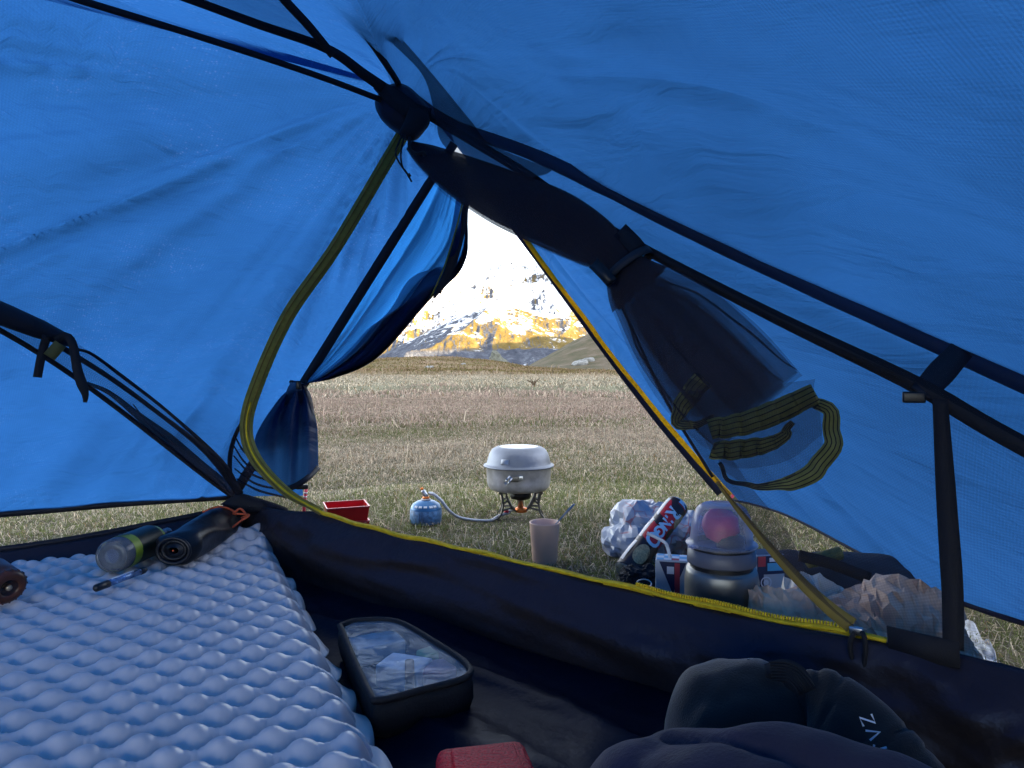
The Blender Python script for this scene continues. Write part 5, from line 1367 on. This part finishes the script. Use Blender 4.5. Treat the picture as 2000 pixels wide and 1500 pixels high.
crumple(g + V(-.025, .02, .020), (.070, .07, .045), 5, M_bag, 'bag_fold', bg_t, freq=1.6, rg=.30, n_=18, m_=28, zmin=gzv + .001)
crumple(g + V(.10, .03, .035), (.060, .07, .050), 7, M_bag, 'bag_fold', bg_t, freq=1.6, rg=.30, n_=18, m_=28, zmin=gzv + .001)

# ---- biscuit tube
RT = .0238
b0 = W(1222, 1116, 1.40) + V(0, 0, .0); b1 = W(1322, 988, 1.52)
b0[2] = max(b0[2], gz(b0[0], b0[1]) + RT)
Ax = axis_frame(b0, b1); LT = np.linalg.norm(b1 - b0)
# angle of the tube's side that faces the camera
tocam = CAMP - (b0 + b1) / 2; tc_ = Ax.T @ tocam; A0 = math.atan2(tc_[1], tc_[0])
imgright = Ax.T @ V(1, 0, 0); SGN = 1 if (-math.sin(A0) * imgright[0] + math.cos(A0) * imgright[1]) > 0 else -1
def cyl(u, v, lift=.0):          # u along the axis (m), v round the tube (m), positive to the right in the photograph
    a_ = A0 + SGN * v / RT
    return b0 + Ax @ V((RT + lift) * math.cos(a_), (RT + lift) * math.sin(a_), u)
tb = thing('biscuit_tube', (b0[0], b0[1], b0[2] - RT), 'red and brown RINGO biscuit tube propped on the plastic bag', 'biscuit packet')
M_brown = solidmat('dark_chocolate_print', (.030, .012, .012), .3, var=.3, vscale=50)
M_tred = solidmat('red_packet_print', (.62, .014, .020), .3, var=.2, vscale=60)
M_cream = solidmat('cream_foil_print', (.60, .54, .50), .28, var=.2, vscale=60)
M_bisc = solidmat('biscuit_print', (.50, .34, .16), .5, var=.4, vscale=260)
M_foil = solidmat('crimped_foil', (.55, .58, .62), .28, .8, var=.3, vscale=120, bump=.001, bscale=150)
M_sky = solidmat('pale_blue_lettering', (.46, .68, .84), .35, var=.05)
us = np.linspace(0, LT, 30); vs2 = np.linspace(0, 2 * np.pi * RT, 48, endpoint=False)
P = np.array([[cyl(u, v, .0007 * math.sin(u * 90 + v * 60)) for v in vs2] for u in us])
tbd = MB().grid(P, closed_v=True).build('wrapper', M_brown, tb)
def wrap_patch(u0, u1, v0, v1, lift, mat, name, nu=10, nv=12):
    P_ = np.array([[cyl(u, v, lift + .0007 * math.sin(u * 90 + v * 60)) for v in np.linspace(v0(u) if callable(v0) else v0, v1(u) if callable(v1) else v1, nv)] for u in np.linspace(u0, u1, nu)])
    return MB().grid(P_).build(name, mat, tbd)
wrap_patch(LT * .34, LT * .96, -.024, .034, .0006, M_tred, 'red_panel')
wrap_patch(LT * .02, LT * .97, -.040, -.0205, .0009, M_cream, 'cream_stripe')
wrap_patch(LT * .78, LT * .95, lambda u: -.016 + (LT * .95 - u) * .5, .030, .0011, M_brown, 'brown_swoosh')
def wrap_disc(u, v, ru, rv, lift, mat, name, n_=22):
    ringp = [cyl(u + ru * math.cos(a_), v + rv * math.sin(a_), lift) for a_ in np.linspace(0, 2 * np.pi, n_, endpoint=False)]
    mid = [cyl(u + ru * .5 * math.cos(a_), v + rv * .5 * math.sin(a_), lift) for a_ in np.linspace(0, 2 * np.pi, n_, endpoint=False)]
    mb = MB().grid(np.array([ringp, mid]), closed_v=True); o_ = mb.add([cyl(u, v, lift)], [])
    for i in range(n_): mb.f.append((n_ + i, n_ + (i + 1) % n_, o_))
    return mb.build(name, mat, tbd)
wrap_disc(LT * .19, .003, .024, .015, .0016, M_bisc, 'biscuit_picture')
wrap_disc(LT * .80, .026, .019, .013, .0018, M_bisc, 'biscuit_picture')
wrap_disc(LT * .30, .024, .020, .014, .0016, solidmat('choc_biscuit_print', (.055, .03, .025), .35, var=.4, vscale=200), 'biscuit_picture')
wrap_disc(LT * .62, .030, .018, .012, .0016, solidmat('choc_biscuit_print2', (.055, .03, .025), .35, var=.4, vscale=200), 'biscuit_picture')
u_pos = [.815, .722, .640, .535, .408]
for ch, uf, sz in zip('RINGO', u_pos, (.040, .029, .029, .031, .041)):
    for lift, mat, k_ in ((.0020, solidmat('letter_outline', (.45, .02, .03), .35), 1.0), (.0026, M_sky, .92)):
        vv, ff = text_mesh(ch, sz)
        if k_ == 1.0: continue
        mb = MB()
        # reading direction runs down the tube, letter tops to the right
        Q = [cyl(LT * uf - x_ * 1.0, .003 + y_ * .95, lift) for x_, y_, _ in vv]
        c_m = np.mean(Q, 0)
        mb.add(Q, ff); mb.build('letter', mat, tbd, smooth=False, solid=.0006)
MB().lathe([(RT * .98, -.001), (RT * .85, -.004), (RT * .4, -.001), (.001, -.003)], b0, 30, Ax, False, True).build('foil_end', M_foil, tb)
MB().lathe([(RT * 1.01, LT * .965), (RT * 1.0, LT + .001), (RT * .9, LT + .004), (RT * .3, LT + .001)], b0, 30, Ax, False, True).build('blue_end_cap', solidmat('pale_blue_foil', (.42, .58, .70), .3, .2, var=.2, vscale=80), tb)

# ---- black strap knot with a ring under the tube
g = G(1258, 1150, .01); gzv = gz(g[0], g[1])
sn_ = thing('knotted_strap', (g[0], g[1], gzv), 'black knotted strap with small metal ring below the biscuit tube', 'strap')
crumple(g + V(0, .02, .012), (.040, .035, .026), 9, M_webbing, 'strap_knot', sn_, zmin=gzv)
a_ = np.linspace(0, 6.283, 20); c_ = W(1258, 1140, 1.28)
MB().tube(np.stack([c_[0] + .013 * np.cos(a_), c_[1] + .006 * np.sin(a_), c_[2] + .006 * np.sin(a_)], 1), .0013, 6, False).build('metal_ring', M_alub, sn_)

# ---- juice cartons
M_card = solidmat('pale_grey_carton', (.50, .52, .56), .5, var=.06, vscale=30)
M_navy = solidmat('navy_print', (.012, .022, .075), .4, var=.15)
M_prred = solidmat('red_print', (.50, .05, .07), .45, var=.12)
M_cyan = solidmat('cyan_print', (.10, .42, .68), .45, var=.15)
M_grn = solidmat('green_print', (.13, .24, .05), .5, var=.3, vscale=90)
M_ink = solidmat('dark_ink', (.045, .045, .06), .6, var=.1)
def carton(name, loc, size, rz_, label, group):
    t_ = thing(name, loc, label, 'juice carton', group)
    Mr = np.array(Matrix.Rotation(rz_, 3, 'Z')); sx_, sy_, sz_ = size
    MB().box((loc[0], loc[1], loc[2] + sz_ / 2), size, rz_).build('carton_body', M_card, t_, smooth=False, bevel=.0015)
    def face(f, x0, x1, y0, y1, lift=.0006):   # f: 'front' (-y), 'left' (-x), 'top'; fractions 0..1
        c_ = []
        for a, b in ((x0, y0), (x1, y0), (x1, y1), (x0, y1)):
            if f == 'front': q = V((a - .5) * sx_, -sy_ / 2 - lift, b * sz_)
            elif f == 'left': q = V(-sx_ / 2 - lift, (.5 - a) * sy_, b * sz_)
            else: q = V((a - .5) * sx_, (b - .5) * sy_, sz_ + lift)
            c_.append(np.asarray(loc) + Mr @ q)
        return c_
    def decal(name_, mat, f, x0, x1, y0, y1, lift=.0006, tri=False):
        c_ = face(f, x0, x1, y0, y1, lift)
        mb = MB()
        if tri: mb.add([c_[3], c_[2], (np.array(c_[0]) + c_[1]) / 2], [(0, 2, 1)])
        else: mb.add(c_, [(0, 1, 2, 3)])
        return mb.build(name_, mat, t_, smooth=False)
    return t_, decal, face
g0 = V((1312 - 1000) / F * 1.135, 1.135, 0); g0[2] = gz(g0[0], g0[1]) + .001
c1_, dec, fc = carton('juice_carton', g0, (.049, .040, .128), R(-14), 'juice carton with bent white straw beside the steel bottle', 'small juice cartons')
dec('dark_chevron', M_navy, 'front', .12, .96, .60, .985, tri=True)
dec('red_bar', M_prred, 'front', .60, .76, .60, .975, .0009)
dec('white_badge', M_white, 'front', .36, .58, .84, .93, .0010)
for k in range(9): dec('text_line', M_ink, 'front', .10 + .02 * (k % 3), .90 - .05 * (k % 2) - (.25 if k == 8 else 0), .485 - k * .040, .485 - k * .040 + .016, .0008)
for i in range(4):
    for j in range(3):
        dec('check', (M_cyan, M_white, M_prred, M_white)[(i + j) % 4] if i > 1 else (M_cyan, M_white)[(i + j) % 2], 'top', .03 + .24 * i, .25 + .24 * i, .04 + .31 * j, .33 + .31 * j)
for j in range(7): dec('side_print', (M_cyan, M_white, M_sky)[j % 3], 'left', .1 + .12 * (j % 2), .85 - .2 * (j % 3) * .5, .90 - j * .085, .96 - j * .085)
dec('orange_print', solidmat('orange_print', (.65, .22, .06), .5), 'left', .15, .9, .12, .26)
q0 = V(*(g0 + np.array(Matrix.Rotation(R(-14), 3, 'Z')) @ V(-.002, -.004, .127)))
MB().tube(crom([q0, q0 + V(-.004, .004, .018), q0 + V(-.010, .006, .026), W(1264, 1041, 1.15)], 24), .0027, 10).build('straw', solidmat('white_straw', (.66, .66, .68), .4), c1_)
g0 = V((1493 - 1000) / F * 1.17, 1.17, 0); g0[2] = gz(g0[0], g0[1]) + .001
c2_, dec, fc = carton('juice_carton', g0, (.049, .038, .128), R(10), 'navy topped juice carton right of the steel bottle', 'small juice cartons')
dec('navy_panel', M_navy, 'front', .02, .98, .52, .99)
dec('blue_flag', M_cyan, 'front', .38, .96, .80, .90, .0009); dec('pink_flag', M_prred, 'front', .05, .32, .86, .985, .0009)
dec('white_word', M_white, 'front', .45, .90, .915, .965, .0009)
dec('pale_peak', M_card, 'front', .25, .98, .30, .76, .0010)
cc = fc('front', .33, .33, .66, .66, .0012)[0]
MB().lathe([(.0075, 0), (.0095, 0)], cc, 24, axis_frame(cc, cc + V(.17, -1, 0)), False, False).build('ring_emblem', M_white, c2_)
MB().lathe([(.0005, 0), (.0045, 0)], cc, 16, axis_frame(cc, cc + V(.17, -1, 0)), False, False).build('ring_emblem', M_white, c2_)
cc = fc('front', .62, .62, .46, .46, .0014)[0]
MB().lathe([(.0070, 0), (.0082, 0)], cc, 20, axis_frame(cc, cc + V(.17, -1, 0)), False, False).build('leaf_emblem', M_grn, c2_)
dec('green_panel', M_grn, 'front', .12, .80, .20, .30, .0010)
dec('dark_chip', M_ink, 'front', .80, .92, .40, .50, .0012)
for k in range(3): dec('text_line', M_ink, 'front', .15, .85, .10 + .03 * k, .115 + .03 * k, .0010)
dec('side_panel', solidmat('dark_carton_side', (.05, .055, .08), .5), 'top', .05, .95, .05, .95)

# ---- steel bottle with clear cap
BX, BY = (1409 - 1000) / F * 1.04, 1.04; BZ = gz(BX, BY) + .001
sb = thing('steel_bottle', (BX, BY, BZ), 'squat dark steel bottle with milky clear domed cap behind the sill', 'bottle')
M_bsteel = solidmat('dark_polished_steel', (.20, .20, .19), .36, .75, var=.12, vscale=15)
MB().lathe([(.045, 0), (.0525, .003), (.0545, .010), (.0545, .030), (.0515, .036), (.0515, .042), (.0525, .048), (.0525, .122), (.0505, .134), (.0485, .140)], (BX, BY, BZ), 64, None, True, True).build('bottle_body', M_bsteel, sb)
MB().lathe([(.0445, .139), (.0445, .147)], (BX, BY, BZ), 48, None, False, False).build('neck_gap', M_plastic, sb)
MB().lathe([(.0455, .1455), (.0485, .147), (.0490, .149), (.0475, .166), (.0455, .168), (.030, .168)], (BX, BY, BZ), 56, None, False, True).build('collar', solidmat('grey_plastic_collar', (.10, .105, .14), .4, var=.08), sb)
MB().lathe([(.0455, .167), (.0462, .172), (.0440, .176)], (BX, BY, BZ), 48, None, False, False).build('gasket', M_plastic, sb)
M_cap, nt, out = newmat('milky_clear_cap')
tp = nd(nt, 'ShaderNodeBsdfTransparent'); tp.inputs['Color'].default_value = (.80, .82, .95, 1)
df = nd(nt, 'ShaderNodeBsdfPrincipled'); setin(df, Roughness=.22); df.inputs['Base Color'].default_value = (.50, .52, .66, 1)
ad = nd(nt, 'ShaderNodeMixShader'); lw_ = nd(nt, 'ShaderNodeLayerWeight'); lw_.inputs['Blend'].default_value = .35
mr = nd(nt, 'ShaderNodeMapRange'); setin(mr, To_Min=.20, To_Max=.80); nt.links.new(lw_.outputs['Facing'], mr.inputs[0]); nt.links.new(mr.outputs[0], ad.inputs[0])
nt.links.new(tp.outputs[0], ad.inputs[1]); nt.links.new(df.outputs[0], ad.inputs[2]); nt.links.new(ad.outputs[0], out.inputs[0])
cp = MB().lathe([(.0500, .172), (.0510, .1735), (.0500, .1755), (.0450, .1765), (.0440, .182), (.0425, .200), (.0395, .216), (.034, .226), (.026, .231), (.016, .2325), (.0155, .2318), (.001, .2318)], (BX, BY, BZ), 56, None, False, True).build('clear_cap', M_cap, sb)
MB().lathe([(.0150, .2325), (.0160, .2330), (.0170, .2322)], (BX, BY, BZ), 32, None, False, False).build('moulded_ring', M_cap, cp)
MB().box((BX - .046, BY - .020, BZ + .174), (.012, .012, .004), .5).build('cap_lip', M_cap, cp, bevel=.001)
n_, m_ = 16, 24
th = np.linspace(.02, 3.12, n_); ph = np.linspace(0, 6.283, m_, endpoint=False); T_, PH_ = np.meshgrid(th, ph, indexing='ij')
d = np.stack([np.sin(T_) * np.cos(PH_), np.sin(T_) * np.sin(PH_), np.cos(T_)], 2) * (1 + .3 * fbm(T_ * 2, PH_, 2, 301))[..., None]
MB().grid(d * V(.026, .024, .022) + V(BX - .002, BY, BZ + .200), closed_v=True).build('pink_spout', solidmat('pink_spout_plastic', (.75, .08, .18), .4, var=.2), sb)
MB().lathe([(.020, .170), (.020, .184), (.012, .188)], (BX + .012, BY - .005, BZ), 24).build('dark_spout_base', M_plastic, sb)

# ---- hiking boot behind the cartons
g = G(1555, 1135, .0) ; g = V((1545 - 1000) / F * 1.24, 1.24, 0); gzv = gz(g[0], g[1])
bo_t = thing('hiking_boot', (g[0], g[1], gzv), 'dark brown leather hiking boot behind the navy carton', 'boot')
M_boot = solidmat('dark_brown_leather', (.045, .030, .024), .5, var=.3, vscale=40, bump=.0015, bscale=90)
secs = [(-.13, .026, .034, 0), (-.10, .038, .044, 0), (-.03, .040, .055, 0), (.03, .037, .068, 0), (.08, .035, .076, 0), (.115, .030, .068, 0)]
rows = []
dirb = nrm(V(-.85, -.55, 0)); sdb = V(-dirb[1], dirb[0], 0)
for (u, wd, hh_, cz) in secs[::-1]:
    a_ = np.linspace(0, 2 * np.pi, 28, endpoint=False)
    rows.append(np.array([g + dirb * (-u) + sdb * wd * math.cos(q) + V(0, 0, gzv + .018 + hh_ * (.5 + .5 * math.sin(q))) for q in a_]))
rows = np.array(rows)
rows = np.concatenate([rows[:1] * .0 + rows[0].mean(0), rows, rows[-1:] * 0 + rows[-1].mean(0)])
MB().grid(rows, closed_v=True).build('upper', M_boot, bo_t)
so_ = []
for u in np.linspace(-.15, .13, 16):
    wd = .050 * (1 - ((u + .02) / .17) ** 4) ** .5 if abs((u + .02) / .17) < 1 else .01
    so_.append([g + dirb * (-u) + sdb * wd * s_ + V(0, 0, gzv + z_) for s_, z_ in ((-1, .0), (1, .0), (1.02, .022), (-1.02, .022))])
MB().grid(np.array(so_), closed_v=True).build('sole', M_plastic, bo_t)
for k in range(4):
    c_ = g + dirb * (.02 + .022 * k) + V(0, 0, gzv + .086 - .008 * k)
    MB().tube([c_ - sdb * .022, c_ + V(0, 0, .006), c_ + sdb * .022], .0022, 6).build('lace', M_cord, bo_t)

# ---- dark pack lying in the vestibule, olive mat roll on it
g = V((1668 - 1000) / F * 1.22, 1.22, 0); gzv = gz(g[0], g[1])
bp = thing('dark_rucksack', (g[0], g[1], gzv), 'dark grey rucksack lying flat outside the mesh wall', 'rucksack')
M_pack = solidmat('dark_grey_pack_cloth', (.030, .031, .040), .7, var=.3, vscale=25, bump=.002, bscale=60)
lump(g + V(.0, .02, .035), (.15, .085, .060), M_pack, 'pack_body', bp, 6, .85, amp=.07, zmin=gzv + .001)
lump(g + V(-.10, .03, .045), (.055, .055, .05), M_pack, 'pack_lid', bp, 8, .85, amp=.07, zmin=gzv + .001)
camband([W(1560, 1085, 1.16), W(1620, 1100, 1.15), W(1700, 1130, 1.12)], .018, M_webbing, 'pack_strap', bp, 16, .02, .003)
ol = thing('olive_roll', (g[0] - .05, g[1], gzv + .08), 'small olive cloth roll lying on the dark rucksack', 'roll')
MB().tube(crom([W(1578, 1097, 1.17), W(1608, 1090, 1.175), W(1640, 1080, 1.18)], 16), [.011] * 16, 12).build('roll_body', solidmat('olive_cloth', (.16, .15, .05), .8, var=.2, vscale=60, bump=.001), ol)

# ---- crumpled paper bag
def paper(pix_top, base_y, name, mat, root, seed, depth, amp, nu=30, nv=13):
    rg_ = np.random.default_rng(400 + seed)
    top_ = crom([W(px, py, d) for px, py, d in pix_top], nu)
    rows = []
    for i, p_ in enumerate(top_):
        z0_ = gz(p_[0], p_[1]) + .002
        row = []
        for j in range(nv):
            t_ = j / (nv - 1)
            q = V(p_[0] - p_[0] * .06 * t_, p_[1] - depth * t_, z0_ + (p_[2] - z0_) * (1 - t_ ** 1.7))
            q = q + V(0, -1, .8) * amp * 1.2 * float(fbm(p_[0] * 14 + seed, t_ * 3, 2, 310 + seed)) + rg_.normal(0, .15 * amp, 3) * V(.55, .8, 1)
            q[2] = max(q[2], z0_)
            row.append(q)
        rows.append(row)
    P_ = np.array(rows)
    back = P_[:, :1] + V(0, .05, 0); back[..., 2] = .0
    P_ = np.concatenate([back, P_], 1); n_, m_ = P_.shape[:2]
    mb = MB(); o_ = mb.add(P_.reshape(-1, 3), [])
    for i in range(n_ - 1):
        for j in range(m_ - 1):
            a, b, c_, d = i * m_ + j, i * m_ + j + 1, (i + 1) * m_ + j + 1, (i + 1) * m_ + j
            mb.f.extend([(a, b, c_), (a, c_, d)] if rg_.random() < .5 else [(a, b, d), (b, c_, d)])
    return mb.build(name, mat, root, smooth=False)
M_paper = solidmat('brown_kraft_paper', (.92, .47, .30), .75, var=.35, vscale=14, bump=.002, bscale=60)
M_paper2 = solidmat('pale_kraft_paper', (.85, .53, .38), .7, var=.3, vscale=16, bump=.003, bscale=50)
M_paper3 = solidmat('white_tissue_paper', (.80, .72, .62), .8, var=.2, vscale=20, bump=.003, bscale=60)
pb_t = thing('paper_bag', (.40, .98, -.01), 'crumpled brown paper bag lying just outside the sill', 'paper bag')
paper([(1452, 1128, 1.03), (1500, 1140, 1.01), (1560, 1146, .99), (1620, 1175, .97), (1690, 1205, .95), (1740, 1235, .93)], 0, 'bag_front', M_paper, pb_t, 2, .10, .018)
paper([(1600, 1160, 1.06), (1660, 1150, 1.05), (1700, 1130, 1.04), (1760, 1138, 1.02), (1800, 1152, 1.0), (1840, 1165, .99), (1872, 1205, .97)], 0, 'bag_back', M_paper2, pb_t, 5, .14, .024)
paper([(1520, 1155, 1.09), (1545, 1128, 1.09), (1590, 1126, 1.09), (1640, 1145, 1.08), (1660, 1165, 1.07)], 0, 'tissue_lining', M_paper3, pb_t, 8, .09, .020, 22, 9)
# pale sheet at the far right
pg = thing('plastic_sheet', (.62, .86, 0), 'thin pale plastic sheet on the grass beyond the right mesh', 'sheet')
xs, ys = np.meshgrid(np.linspace(0, 1, 26), np.linspace(0, 1, 18), indexing='ij')
c00, c10, c01, c11 = G(1885, 1205), G(1935, 1262), G(1880, 1290), G(1960, 1330)
P = (c00 * ((1 - xs) * (1 - ys))[..., None] + c10 * (xs * (1 - ys))[..., None] + c01 * ((1 - xs) * ys)[..., None] + c11 * (xs * ys)[..., None])
P[..., 2] = terrain_z(P[..., 0], P[..., 1]) + .014 + .012 * fbm(xs * 3, ys * 3, 2, 330)
MB().grid(P).build('sheet_body', solidmat('pale_polythene', (.40, .42, .48), .3, var=.2, vscale=20), pg, smooth=False, solid=.0008)

# ---- pegs with red guy line ends
M_peg = solidmat('red_white_cord', (.60, .05, .09), .5, var=.1)
for k, (top_, bot_, lab) in enumerate([(W(598, 955, 1.93), W(594, 985, 1.93), 'red and white guy line peg left of the red trays'), (W(1432, 966, 2.28), W(1425, 982, 2.28), 'red peg head beyond the steel bottle')]):
    pgt = thing('tent_peg', bot_, lab, 'tent peg', 'tent pegs')
    bot2 = V(bot_[0], bot_[1], -.03)
    MB().tube([bot2, bot_, top_], .0045 if k == 0 else .005, 8).build('peg_shaft', M_peg, pgt)
    if k == 0:
        for s_ in (.25, .5, .75):
            c_ = bot_ * (1 - s_) + top_ * s_
            MB().lathe([(.0052, -.0016), (.0052, .0016)], c_, 10, axis_frame(bot_, top_)).build('white_band', M_white, pgt)
